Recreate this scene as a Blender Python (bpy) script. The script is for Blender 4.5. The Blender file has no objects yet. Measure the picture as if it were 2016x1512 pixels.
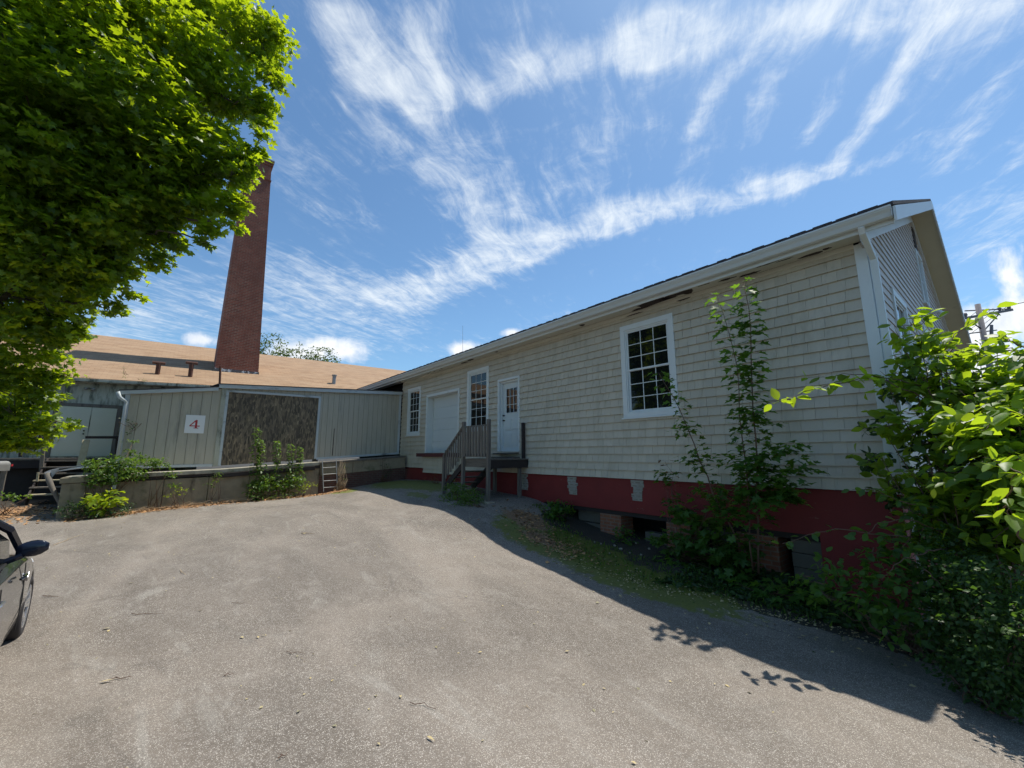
import bpy, math, random
import numpy as np
from mathutils import Vector, noise as mnoise
random.seed(7); rng = np.random.default_rng(7)
SC = bpy.context.scene; COL = SC.collection
# ---------------------------------------------------------------- frame
# world x = s (along the shingled wing, away from its near corner), y = d (out from its wall), z up; camera height = 0
F, CX, CY = 815., 1008., 756.; TH = math.atan(139/815.)
az = math.atan(-673/827.)
A2 = np.array([math.sin(az), math.cos(az)]); N2 = np.array([-math.cos(az), math.sin(az)])
CAM = np.array([-1.279, 7.84, 0.])
def ray(px, py):
    u = (px-CX)/F; v = (CY-py)/F
    x, y, z = u, math.cos(TH)-v*math.sin(TH), math.sin(TH)+v*math.cos(TH)
    return np.array([x*A2[0]+y*A2[1], x*N2[0]+y*N2[1], z])
def PS(px, py, s): r = ray(px, py); return CAM + r*((s-CAM[0])/r[0])
def PD(px, py, d): r = ray(px, py); return CAM + r*((d-CAM[1])/r[1])
def PY(px, py, Y):
    r = ray(px, py); f = r[0]*A2[1]+r[1]*N2[1]; return CAM + r*(Y/f)
# ---------------------------------------------------------------- terrain
CP = np.array([(-.41,2.94,-2.10),(.44,2.94,-2.09),(1.3,2.92,-2.05),(2.25,2.9,-1.98),(3.7,2.83,-1.84),(5.07,2.77,-1.73),(6.43,2.66,-1.47),
 (9.8,2.6,-1.32),(14.6,2.58,-1.26),(0,0,-2.12),(1.3,0,-1.95),(3.1,0,-1.82),(5.2,0,-1.74),(6.3,.1,-1.5),(7.2,0,-1.24),(8.5,0,-1.14),(7.6,1.3,-1.2),
 (10,0,-1.04),(12,0,-.98),(15.9,0,-1.05),(5.2,1.2,-1.76),(3.2,1.3,-1.9),(15.2,.5,-1.05),(15.2,3.6,-1.42),(15.2,6.5,-1.49),(15.2,10,-1.67),(15.2,8.6,-1.6),
 (19,11.5,-1.5),(17,11.5,-1.55),(17,14,-1.6),(24,15,-1.5),(-1.3,7.8,-1.95),(1,6,-1.96),(5,8.9,-1.9),(8,9,-1.75),(5,12,-1.85),(12,12,-1.7),(10,6,-1.55),(0,12,-1.95),
 (-5,8,-2.0),(-3,3,-2.15),(-3,0,-2.15),(-7,4,-2.2),(0,-6,-2.1),(2,5,-1.98),(5,5,-1.8),(12,4.5,-1.38),(-2,-12,-2.2),(8,-8,-1.8),(20,-6,-1.5),(20,5,-1.4)])
def _k(r2): return np.where(r2 > 1e-9, .5*r2*np.log(np.maximum(r2, 1e-9)), 0.)
_n = len(CP); _K = _k(((CP[:, None, :2]-CP[None, :, :2])**2).sum(2)) + np.eye(_n)*.02
_P = np.c_[np.ones(_n), CP[:, :2]]
_M = np.block([[_K, _P], [_P.T, np.zeros((3, 3))]]); _W = np.linalg.solve(_M, np.r_[CP[:, 2], 0, 0, 0])
def gzv(s, d):
    s = np.asarray(s, float); d = np.asarray(d, float); sh = s.shape; p = np.c_[s.ravel(), d.ravel()]
    q = np.c_[np.clip(p[:, 0], -10, 24), np.clip(p[:, 1], -12, 18)]
    z = _k(((q[:, None, :]-CP[None, :, :2])**2).sum(2)) @ _W[:_n] + _W[_n] + q @ _W[_n+1:]
    z = np.clip(z, -2.5, -.9)
    f = np.clip((np.hypot(p[:, 0]-6, p[:, 1]-5)-14)/20, 0, 1); f = f*f*(3-2*f)
    return (z*(1-f) + -1.75*f).reshape(sh)
def gz(s, d): return float(gzv(s, d))
def GP(px, py):
    r = ray(px, py); lo, hi = .5, 60.
    f = lambda t: (CAM+r*t)[2]-gz(*(CAM+r*t)[:2])
    t = lo
    while t < hi and f(t) > 0: t *= 1.06
    a, b = t/1.06, t
    for _ in range(20):
        m = (a+b)/2
        if f(m) > 0: a = m
        else: b = m
    return CAM+r*b
# ---------------------------------------------------------------- materials
def lnk(nt, a, b): nt.links.new(a, b)
class NT:
    def __init__(s, nt): s.nt = nt
    def n(s, t, **k):
        o = s.nt.nodes.new(t)
        for a, b in k.items(): setattr(o, a, b)
        return o
    def set(s, sock, v):
        if isinstance(v, bpy.types.NodeSocket): s.nt.links.new(v, sock)
        elif v is not None: sock.default_value = v
    def m(s, op, a, b=None, c=None, clamp=False):
        o = s.n('ShaderNodeMath', operation=op, use_clamp=clamp)
        for i, v in enumerate((a, b, c)): s.set(o.inputs[i], v)
        return o.outputs[0]
    def mix(s, f, a, b, bt='MIX'):
        o = s.n('ShaderNodeMix', data_type='RGBA', blend_type=bt)
        s.set(o.inputs[0], f); s.set(o.inputs[6], c4(a)); s.set(o.inputs[7], c4(b)); return o.outputs[2]
    def noise(s, vec, scale, det=4, rough=.55, dist=0.):
        o = s.n('ShaderNodeTexNoise'); s.set(o.inputs['Vector'], vec)
        o.inputs['Scale'].default_value = scale; o.inputs['Detail'].default_value = det
        o.inputs['Roughness'].default_value = rough; o.inputs['Distortion'].default_value = dist
        return o.outputs[0]
    def vor(s, vec, scale, feat='F1', out=0):
        o = s.n('ShaderNodeTexVoronoi', feature=feat); s.set(o.inputs['Vector'], vec); o.inputs['Scale'].default_value = scale
        return o.outputs[out]
    def ramp(s, f, lo, hi):
        o = s.n('ShaderNodeMapRange', interpolation_type='SMOOTHSTEP'); s.set(o.inputs[0], f)
        o.inputs[1].default_value = lo; o.inputs[2].default_value = hi; return o.outputs[0]
    def scale(s, vec, v):
        o = s.n('ShaderNodeMapping'); s.set(o.inputs[0], vec); o.inputs[3].default_value = v; return o.outputs[0]
    def xyz(s, vec):
        o = s.n('ShaderNodeSeparateXYZ'); s.set(o.inputs[0], vec); return o.outputs
    def comb(s, x, y, z):
        o = s.n('ShaderNodeCombineXYZ')
        for i, v in enumerate((x, y, z)): s.set(o.inputs[i], v)
        return o.outputs[0]
def c4(v): return v if isinstance(v, bpy.types.NodeSocket) or v is None or len(v) == 4 else (*v, 1)
def newmat(name):
    m = bpy.data.materials.new(name); m.use_nodes = True; t = NT(m.node_tree)
    b = m.node_tree.nodes['Principled BSDF']; co = t.n('ShaderNodeTexCoord').outputs['Object']
    return m, t, b, co
def bump(t, b, h, st=.3, dist=.01):
    o = t.n('ShaderNodeBump'); o.inputs['Strength'].default_value = st; o.inputs['Distance'].default_value = dist
    t.set(o.inputs['Height'], h); t.set(b.inputs['Normal'], o.outputs[0])
def simple(name, col, rough=.6, var=.25, sc=3., stretch=(1, 1, 1), metal=0., bmp=.15, bsc=40., dirt=None, dlo=.5, dhi=.7, dsc=1.5, spec=.5):
    m, t, b, co = newmat(name)
    v = t.scale(co, stretch)
    f = t.noise(v, sc, 5, .6)
    c = t.mix(f, tuple(x*(1-var) for x in col), tuple(min(1, x*(1+var)) for x in col))
    if dirt: c = t.mix(t.ramp(t.noise(v, dsc, 7, .65), dlo, dhi), c, dirt)
    t.set(b.inputs['Base Color'], c); b.inputs['Roughness'].default_value = rough; b.inputs['Metallic'].default_value = metal
    b.inputs['Specular IOR Level'].default_value = spec
    if bmp: bump(t, b, t.noise(v, bsc, 3, .6), bmp)
    return m
def m_siding(name, col):
    m, t, b, co = newmat(name)
    at = t.n('ShaderNodeAttribute', attribute_name='rnd').outputs['Fac']
    c = t.mix(at, tuple(x*.93 for x in col), tuple(x*1.06 for x in col))
    g = t.noise(t.scale(co, (30, 30, 2)), 3, 4, .6)
    c = t.mix(t.m('MULTIPLY', g, .35), c, tuple(x*.6 for x in col))
    z = t.xyz(co)[2]
    drt = t.ramp(t.noise(t.scale(co, (2.2, 2.2, .5)), 1.3, 6, .65), .47, .75)
    c = t.mix(t.m('MULTIPLY', drt, .35), c, (.26, .23, .15))
    c = t.mix(t.m('MULTIPLY', t.m('MULTIPLY', t.ramp(t.noise(t.scale(co, (9, 9, .6)), 1.6, 4, .7), .52, .72), t.ramp(t.noise(co, .7, 3), .4, .62)), .28), c, (.17, .17, .11))
    t.set(b.inputs['Base Color'], c); b.inputs['Roughness'].default_value = .55
    bump(t, b, g, .25, .004); return m
def m_leaf(name, col, tcol, tr=.45, rough=.45, var=.35):
    m, t, b, co = newmat(name)
    at = t.n('ShaderNodeAttribute', attribute_name='rnd').outputs['Fac']
    lo, hi = 1-var, 1+var
    t.set(b.inputs['Base Color'], t.mix(at, tuple(x*lo for x in col), (col[0]*hi*1.15, col[1]*hi, col[2]*hi*.8)))
    b.inputs['Roughness'].default_value = rough; b.inputs['Specular IOR Level'].default_value = .4
    tb = t.n('ShaderNodeBsdfTranslucent'); t.set(tb.inputs[0], t.mix(at, tuple(x*lo for x in tcol), (tcol[0]*hi*1.15, tcol[1]*hi, tcol[2]*hi*.7)))
    mx = t.n('ShaderNodeMixShader'); mx.inputs[0].default_value = tr
    lnk(m.node_tree, b.outputs[0], mx.inputs[1]); lnk(m.node_tree, tb.outputs[0], mx.inputs[2])
    lnk(m.node_tree, mx.outputs[0], m.node_tree.nodes['Material Output'].inputs[0]); return m
def m_brick(name, c1, c2, mortar, bw=.21, rh=.075, ms=.012, paint=None, axis='xz', rough=.85, soot=None, st=.5):
    m, t, b, co = newmat(name)
    x, y, z = t.xyz(co)
    u = t.m('ADD', x, y) if axis == 'xz' else y
    v = t.comb(u, z, 0.)
    br = t.n('ShaderNodeTexBrick'); t.set(br.inputs['Vector'], v)
    br.inputs['Color1'].default_value = c4(c1); br.inputs['Color2'].default_value = c4(c2); br.inputs['Mortar'].default_value = c4(mortar)
    br.inputs['Scale'].default_value = 1; br.inputs['Mortar Size'].default_value = ms; br.inputs['Brick Width'].default_value = bw; br.inputs['Row Height'].default_value = rh
    br.inputs['Bias'].default_value = 0.; br.inputs['Mortar Smooth'].default_value = .3
    c = br.outputs[0]
    c = t.mix(t.m('MULTIPLY', t.ramp(t.noise(co, 2.2, 6, .7), .35, .7), .55), c, tuple(x*.5 for x in c1))
    c = t.mix(t.m('MULTIPLY', t.ramp(t.noise(co, 14, 4, .7), .45, .75), .4), c, tuple(min(1, x*1.7) for x in c2))
    if paint:
        chip = t.ramp(t.noise(t.comb(t.m('MULTIPLY', x, 3.), y, t.m('MULTIPLY', z, 14.)), 1.6, 6, .7), .62, .68)
        zone = t.ramp(t.noise(t.comb(x, 0., 0.), .9, 2), .42, .6)
        pc = t.mix(t.noise(co, 3, 5), tuple(x*.75 for x in paint), tuple(x*1.2 for x in paint))
        c = t.mix(t.m('MULTIPLY', t.m('MULTIPLY', chip, zone), .8), pc, (.3, .22, .17))
    if soot: c = t.mix(t.m('MULTIPLY', t.ramp(t.noise(t.scale(co, (1, 1, .35)), .8, 5, .6), .35, .7), .55), c, soot)
    t.set(b.inputs['Base Color'], c); b.inputs['Roughness'].default_value = rough
    bump(t, b, br.outputs[1], -st, .01); return m
MT = {}
MT['siding'] = m_siding('vinyl_shake', (.60, .535, .425))
MT['clap'] = m_siding('clapboard', (.60, .525, .46))
MT['white'] = simple('white_trim', (.70, .73, .72), .45, .06, 4, (1, 1, .4), dirt=(.36, .36, .31), dlo=.58, dhi=.85, dsc=1.2)
MT['soffit'] = simple('peeling_soffit', (.62, .60, .52), .7, .12, 3, (.5, 2, 2), dirt=(.16, .13, .09), dlo=.64, dhi=.71, dsc=3)
MT['cream'] = simple('bounce_tinted_soffit', (.66, .60, .42), .6, .1, 2, dirt=(.4, .35, .24), dlo=.6, dhi=.8)  # yellow of bounced sunlight is painted into the base colour
MT['gutter'] = simple('gutter_aluminium', (.60, .61, .58), .4, .08, 3, (.3, 1, 1), dirt=(.28, .27, .23), dlo=.55, dhi=.9)
MT['rot'] = simple('rotten_wood', (.05, .035, .03), .95, .5, 12)
MT['shingle_dark'] = simple('dark_asphalt_shingle', (.055, .05, .055), .95, .4, 25, bmp=.5, bsc=60)
MT['glass'] = simple('window_glass', (.008, .01, .011), .03, .1, 1, bmp=.02, bsc=2.5, spec=.6)
MT['door_white'] = simple('white_door', (.62, .66, .66), .35, .05, 2, bmp=.02)
MT['metal_dark'] = simple('dark_metal', (.03, .03, .03), .35, .2, 5, metal=.8)
MT['red_beam'] = simple('dark_red_timber', (.10, .022, .022), .6, .3, 6, (1, 4, 4), dirt=(.05, .03, .03))
MT['red_brick'] = m_brick('red_painted_brick', (.12, .02, .02), (.14, .03, .025), (.10, .015, .015), paint=(.19, .018, .017), rough=.7, st=.4)
MT['old_brick'] = m_brick('old_dark_brick', (.14, .06, .045), (.09, .04, .032), (.12, .10, .08))
MT['pier_brick'] = m_brick('bare_brick', (.30, .11, .05), (.24, .08, .045), (.22, .18, .14))
MT['stack_brick'] = m_brick('chimney_brick', (.36, .10, .058), (.19, .055, .035), (.31, .22, .16), .24, .085, .012, soot=(.17, .05, .032), st=.8)
MT['patch'] = m_brick('grey_patch_block', (.30, .27, .22), (.18, .13, .10), (.36, .35, .31), .16, .07, .03)
MT['block'] = simple('concrete_block', (.12, .11, .09), .9, .3, 5, bmp=.4)
MT['dark'] = simple('painted_void_dark', (.01, .01, .01), .95, .3, 3, bmp=0)  # near-black colour paints the darkness of hollow spaces
MT['grey_wood'] = simple('weathered_wood', (.155, .135, .115), .85, .45, 5, (6, 6, .8), dirt=(.055, .045, .04), dlo=.5, dhi=.75, dsc=1.2, bmp=.4, bsc=22)
MT['deck_wood'] = simple('weathered_deck_board', (.15, .13, .11), .85, .45, 5, (.8, 8, 8), dirt=(.05, .04, .035), dlo=.5, dhi=.75, dsc=1.2, bmp=.4, bsc=22)
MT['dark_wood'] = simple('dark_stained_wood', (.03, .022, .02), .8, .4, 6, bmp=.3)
MT['pale_wood'] = simple('pale_plank', (.42, .36, .24), .8, .3, 5, (4, 4, .7), dirt=(.2, .15, .09), dlo=.55, dhi=.75)
MT['t111'] = simple('panel_siding', (.46, .425, .345), .75, .14, 3, (4, 4, .5), dirt=(.25, .245, .215), dlo=.5, dhi=.8, dsc=.9, bmp=.2)
MT['groove'] = simple('panel_groove', (.22, .21, .18), .9, .2, 4)
MT['blue_trim'] = simple('blue_grey_trim', (.50, .54, .56), .6, .1, 4, (1, .4, 1), dirt=(.17, .18, .18), dlo=.56, dhi=.72, dsc=2.2)
MT['sign_white'] = simple('sign_white', (.80, .80, .80), .4, .02, 2, bmp=0)
MT['sign_red'] = simple('sign_red', (.45, .03, .035), .5, .05, 2, bmp=0)
MT['old_white'] = simple('weathered_white_board', (.42, .42, .35), .8, .3, 2.2, (2.5, 2.5, .7), dirt=(.10, .11, .085), dlo=.45, dhi=.66, dsc=1.6, bmp=.3, bsc=25)
MT['cream_door'] = simple('cream_door', (.56, .56, .45), .55, .06, 2, dirt=(.3, .3, .24), dlo=.6, dhi=.8, bmp=.05)
MT['rust'] = simple('rusty_iron', (.10, .04, .025), .8, .5, 10, bmp=.3)
MT['grey_metal'] = simple('grey_metal', (.35, .35, .34), .5, .2, 5, metal=.5)
MT['flashing'] = simple('flaking_flashing', (.07, .07, .075), .6, .4, 6, dirt=(.55, .56, .58), dlo=.5, dhi=.58, dsc=7)
MT['bark'] = simple('bark', (.10, .08, .06), .9, .4, 6, (4, 4, 1), bmp=.6, bsc=18)
MT['stem'] = simple('red_brown_stem', (.13, .075, .05), .7, .3, 8, bmp=.1)
MT['dry_stem'] = simple('dry_stem', (.40, .30, .19), .85, .35, 8, bmp=.1)
MT['bent_sheet'] = simple('bent_aluminium', (.72, .72, .76), .35, .08, 3, metal=.2, bmp=.05)
MT['aerial'] = simple('aerial_metal', (.25, .25, .27), .5, .1, 3, metal=.6, bmp=0)
MT['pole_wood'] = simple('silvered_pole_wood', (.26, .23, .23), .9, .3, 5, (5, 5, .6), bmp=.2)
MT['porcelain'] = simple('insulator', (.22, .18, .18), .3, .2, 6, bmp=0)
def m_osb():
    m, t, b, co = newmat('weathered_chipboard')
    v = t.vor(t.scale(co, (1, 1, .3)), 24, out=1); v2 = t.vor(t.scale(co, (1, 1, .25)), 52, out=1)
    hs = t.xyz(v)[0]; h2 = t.xyz(v2)[1]
    c = t.mix(hs, (.055, .045, .034), (.37, .28, .18)); c = t.mix(t.m('MULTIPLY', h2, .6), c, (.10, .082, .065))
    z = t.xyz(co)[2]
    st = t.ramp(t.noise(t.scale(co, (1.6, 1.6, .45)), 1.5, 5, .6), .4, .68)
    c = t.mix(t.m('MULTIPLY', st, .40), c, (.06, .055, .05))
    c = t.mix(t.m('MULTIPLY', t.ramp(t.noise(t.scale(co, (7, 7, .9)), 2.4, 5, .7), .56, .7), .6), c, (.30, .235, .16))
    t.set(b.inputs['Base Color'], c); b.inputs['Roughness'].default_value = .9
    bump(t, b, hs, .5, .006); return m
MT['osb'] = m_osb()
def m_roof():
    m, t, b, co = newmat('brown_roof_shingle')
    x, y, z = t.xyz(co)
    br = t.n('ShaderNodeTexBrick'); t.set(br.inputs['Vector'], t.comb(y, x, 0.))
    for k, v in (('Scale', 1), ('Mortar Size', .008), ('Brick Width', .32), ('Row Height', .14)): br.inputs[k].default_value = v
    br.inputs['Color1'].default_value = (.35, .225, .13, 1); br.inputs['Color2'].default_value = (.26, .165, .095, 1); br.inputs['Mortar'].default_value = (.22, .12, .07, 1)
    c = br.outputs[0]
    c = t.mix(t.m('MULTIPLY', t.ramp(t.noise(t.scale(co, (2.2, .7, 1)), 1.2, 6, .65), .35, .7), .5), c, (.42, .295, .19))
    c = t.mix(t.m('MULTIPLY', t.ramp(t.noise(t.comb(t.m('MULTIPLY', x, 5.), t.m('MULTIPLY', y, 1.6), 0.), 2.2, 5, .7), .5, .7), .45), c, (.30, .17, .10))
    t.set(b.inputs['Base Color'], c); b.inputs['Roughness'].default_value = .95
    bump(t, b, t.noise(co, 60, 3), .4, .006); return m
MT['roof'] = m_roof()
def m_concrete(name='stained_concrete', base=(.28, .235, .165)):
    m, t, b, co = newmat(name)
    c = t.mix(t.noise(co, 3, 6, .65), tuple(x*.55 for x in base), tuple(x*1.5 for x in base))
    c = t.mix(t.ramp(t.noise(t.scale(co, (2, 2, .6)), 1.1, 6, .65), .55, .74), c, (.07, .058, .04))
    c = t.mix(t.m('MULTIPLY', t.ramp(t.noise(co, 1.9, 4, .6), .55, .7), .5), c, (.07, .085, .03))
    t.set(b.inputs['Base Color'], c); b.inputs['Roughness'].default_value = .95
    bump(t, b, t.noise(co, 22, 6, .7), .5, .015); return m
MT['concrete'] = m_concrete()
MT['concrete_top'] = m_concrete('pale_concrete', (.34, .31, .25))
def m_ground():
    m, t, b, co = newmat('asphalt_and_soil')
    at = t.n('ShaderNodeAttribute', attribute_name='zone'); r, g, bl = t.xyz(at.outputs['Vector'])
    nz = t.noise(co, 5, 6, .7)
    def mask(s, lo=.42, hi=.58): return t.ramp(t.m('ADD', s, t.m('MULTIPLY', t.m('SUBTRACT', nz, .5), .9)), lo, hi)
    # asphalt: warm grey binder, pale exposed stone chips
    big = t.noise(t.scale(co, (.55, 1.2, 1)), .55, 5, .6, .6)
    mid = t.noise(co, 2.6, 5, .65)
    c = t.mix(t.ramp(big, .3, .7), (.142, .117, .094), (.262, .218, .178))
    c = t.mix(t.m('MULTIPLY', t.ramp(mid, .5, .72), .35), c, (.33, .295, .255))
    c = t.mix(t.m('MULTIPLY', t.ramp(t.noise(t.scale(co, (.5, 1.6, 1)), 1.7, 7, .72, .8), .54, .70), .45), c, (.37, .345, .305))
    c = t.mix(t.m('MULTIPLY', t.ramp(t.noise(co, 18, 5, .75), .48, .66), .30), c, (.34, .30, .26))
    c = t.mix(t.m('MULTIPLY', t.ramp(t.noise(co, .9, 6, .7, 1.), .57, .68), .35), c, (.115, .10, .082))
    v1 = t.vor(co, 120, out=1); r1 = t.xyz(v1)[0]; d1 = t.vor(co, 120)
    v2 = t.vor(co, 210, out=1); r2 = t.xyz(v2)[1]
    c = t.mix(t.ramp(r2, .1, .9), tuple([.0, .0, .0]) if False else t.mix(.35, c, (.02, .018, .017)), c)
    chip = t.m('MULTIPLY', t.ramp(r1, .80, .86), t.ramp(d1, .55, .25))
    dens = t.ramp(t.noise(co, 1.4, 4, .6), .25, .7)
    c = t.mix(t.m('MULTIPLY', chip, t.m('MULTIPLY_ADD', dens, .6, .2)), c, (.68, .62, .55))
    chip2 = t.ramp(r2, .90, .93)
    c = t.mix(t.m('MULTIPLY', chip2, .55), c, (.52, .48, .43))
    # cracks
    ck = t.vor(t.comb(t.m('ADD', t.xyz(co)[0], t.m('MULTIPLY', nz, .8)), t.xyz(co)[1], 0.), .35, 'DISTANCE_TO_EDGE')
    c = t.mix(t.m('MULTIPLY', t.m('MULTIPLY', t.ramp(ck, .010, .002), t.ramp(t.noise(co, .5, 2), .5, .6)), .22), c, (.03, .027, .025))
    # soil verge
    so = t.mix(t.noise(co, 9, 6, .7), (.02, .017, .012), (.055, .045, .032))
    so = t.mix(t.m('MULTIPLY', t.ramp(t.noise(co, 30, 3, .7), .55, .7), .5), so, (.16, .11, .065))
    c = t.mix(mask(r), c, so)
    mo = t.mix(t.noise(co, 14, 5, .7), (.055, .075, .008), (.20, .21, .016))
    c = t.mix(t.m('MULTIPLY', mask(g), .85), c, mo)
    li = t.mix(t.noise(co, 26, 4, .8), (.12, .065, .035), (.34, .21, .12))
    c = t.mix(mask(bl), c, li)
    t.set(b.inputs['Base Color'], c); b.inputs['Roughness'].default_value = .8
    h = t.m('ADD', t.m('MULTIPLY', r2, .5), t.m('ADD', t.m('MULTIPLY', r1, .4), t.m('MULTIPLY', mid, 1.2)))
    bump(t, b, h, .35, .008); return m
MT['ground'] = m_ground()
MT['maple'] = m_leaf('maple_leaf', (.040, .095, .012), (.66, .92, .02), .36)
MT['maple_dim'] = m_leaf('sapling_leaf', (.055, .13, .028), (.20, .42, .03), .42)
MT['oval'] = m_leaf('oval_leaf', (.075, .155, .028), (.48, .72, .03), .46)
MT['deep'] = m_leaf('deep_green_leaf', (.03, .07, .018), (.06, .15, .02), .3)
MT['fern'] = m_leaf('ferny_leaf', (.07, .14, .03), (.2, .36, .03), .4)
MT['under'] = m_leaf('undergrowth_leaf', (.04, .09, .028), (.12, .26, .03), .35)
MT['yellowgreen'] = m_leaf('yellow_green_leaf', (.13, .22, .02), (.5, .65, .03), .5)
MT['redleaf'] = m_leaf('reddish_leaf', (.16, .09, .03), (.3, .15, .03), .4)
MT['far_leaf'] = m_leaf('far_leaf', (.07, .11, .035), (.15, .24, .04), .35)
MT['litter'] = m_leaf('dry_leaf', (.40, .25, .14), (.2, .12, .06), .15, .8)
MT['litter_pale'] = m_leaf('pale_debris', (.42, .38, .24), (.3, .28, .15), .15, .8, .3)
# ---------------------------------------------------------------- objects
class MB:
    def __init__(s): s.v = []; s.f = []; s.r = []
    def add(s, vs, fs, r=.5):
        b = len(s.v); s.v += [tuple(map(float, p)) for p in vs]; s.f += [tuple(b+i for i in f) for f in fs]; s.r += [r]*len(vs)
    def quad(s, p, r=.5): s.add(p, [tuple(range(len(p)))], r)
    def hexa(s, p, r=.5):  # p0-3 bottom ring, p4-7 top ring
        s.add(p, [(3, 2, 1, 0), (4, 5, 6, 7), (0, 1, 5, 4), (1, 2, 6, 5), (2, 3, 7, 6), (3, 0, 4, 7)], r)
    def box(s, x0, x1, y0, y1, z0, z1, r=.5):
        x0, x1 = sorted((x0, x1)); y0, y1 = sorted((y0, y1)); z0, z1 = sorted((z0, z1))
        s.hexa([(x0, y0, z0), (x1, y0, z0), (x1, y1, z0), (x0, y1, z0), (x0, y0, z1), (x1, y0, z1), (x1, y1, z1), (x0, y1, z1)], r)
    def boxz(s, x0, x1, y0, y1, zb, zt, r=.5):  # zb, zt are functions of y
        s.hexa([(x0, y0, zb(y0)), (x1, y0, zb(y0)), (x1, y1, zb(y1)), (x0, y1, zb(y1)), (x0, y0, zt(y0)), (x1, y0, zt(y0)), (x1, y1, zt(y1)), (x0, y1, zt(y1))], r)
    def beam(s, a, b, w, h=None, up=(0, 0, 1), r=.5):
        a = np.array(a, float); b = np.array(b, float); h = h or w
        t = b-a; t /= np.linalg.norm(t); u = np.cross(t, up)
        if np.linalg.norm(u) < 1e-3: u = np.cross(t, (1, 0, 0))
        u /= np.linalg.norm(u); v = np.cross(u, t); u *= w/2; v *= h/2
        s.hexa([a-u-v, a+u-v, b+u-v, b-u-v, a-u+v, a+u+v, b+u+v, b-u+v], r)
    def tube(s, pts, rad, n=6, r=.5, cap=True):
        pts = [np.array(p, float) for p in pts]; k = len(pts)
        if not hasattr(rad, '__len__'): rad = [rad]*k
        b = len(s.v); prev = None
        for i, p in enumerate(pts):
            t = pts[min(i+1, k-1)]-pts[max(i-1, 0)]; t = t/max(np.linalg.norm(t), 1e-9)
            if prev is None: u = np.cross(t, (0, 0, 1.) if abs(t[2]) < .9 else (1., 0, 0))
            else: u = prev-t*(prev@t)
            u /= max(np.linalg.norm(u), 1e-9); prev = u; w = np.cross(t, u)
            for j in range(n):
                an = 2*math.pi*j/n; s.v.append(tuple(p+(u*math.cos(an)+w*math.sin(an))*rad[i])); s.r.append(r)
        for i in range(k-1):
            for j in range(n): s.f.append((b+i*n+j, b+i*n+(j+1) % n, b+(i+1)*n+(j+1) % n, b+(i+1)*n+j))
        if cap: s.f.append(tuple(b+n-1-j for j in range(n))); s.f.append(tuple(b+(k-1)*n+j for j in range(n)))
    def prism(s, poly, fn, t, r=.5):  # poly 2D -> fn(u,v,depth)
        n = len(poly); s.add([fn(u, v, 0) for u, v in poly]+[fn(u, v, t) for u, v in poly],
            [tuple(range(n)), tuple(range(2*n-1, n-1, -1))]+[(i, n+i, n+(i+1) % n, (i+1) % n) for i in range(n)], r)
def obj(name, mb, mat, parent=None, base=None, smooth=False, bevel=0, **tags):
    me = bpy.data.meshes.new(name)
    org = np.array(parent['org'] if parent is not None else (base if base is not None else (0, 0, 0)), float)
    if isinstance(mb, MB):
        V = np.array(mb.v)-org
        me.from_pydata([tuple(p) for p in V], [], mb.f)
        at = me.attributes.new('rnd', 'FLOAT', 'POINT'); at.data.foreach_set('value', np.array(mb.r, np.float32))
        import bmesh
        if smooth is not None and len(mb.f) < 60000:
            bm = bmesh.new(); bm.from_mesh(me); bmesh.ops.recalc_face_normals(bm, faces=bm.faces); bm.to_mesh(me); bm.free()
    else:  # leaf arrays (V, loops, counts, rnd)
        V, L, Cn, R = mb; V = (V-org).astype(np.float32)
        me.vertices.add(len(V)); me.vertices.foreach_set('co', V.ravel())
        me.loops.add(len(L)); me.loops.foreach_set('vertex_index', L.astype(np.int32))
        me.polygons.add(len(Cn)); st = np.r_[0, np.cumsum(Cn)[:-1]].astype(np.int32)
        me.polygons.foreach_set('loop_start', st); me.update(calc_edges=True)
        at = me.attributes.new('rnd', 'FLOAT', 'POINT'); at.data.foreach_set('value', R.astype(np.float32))
    if smooth: me.shade_smooth()
    me.materials.append(MT[mat])
    o = bpy.data.objects.new(name, me); COL.objects.link(o)
    if parent is not None: o.parent = parent
    else: o.location = org
    o['org'] = [float(x) for x in org]
    if bevel:
        bv = o.modifiers.new('bevel', 'BEVEL'); bv.width = bevel; bv.segments = 2; bv.limit_method = 'ANGLE'
    for k, v in tags.items(): o[k] = v
    return o
def thing(name, label, cat, base, group=None):
    o = bpy.data.objects.new(name, None); COL.objects.link(o); o.location = tuple(base); o.empty_display_size = .2
    o['org'] = [float(x) for x in base]; o['label'] = label; o['category'] = cat
    if group: o['group'] = group
    return o
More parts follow.
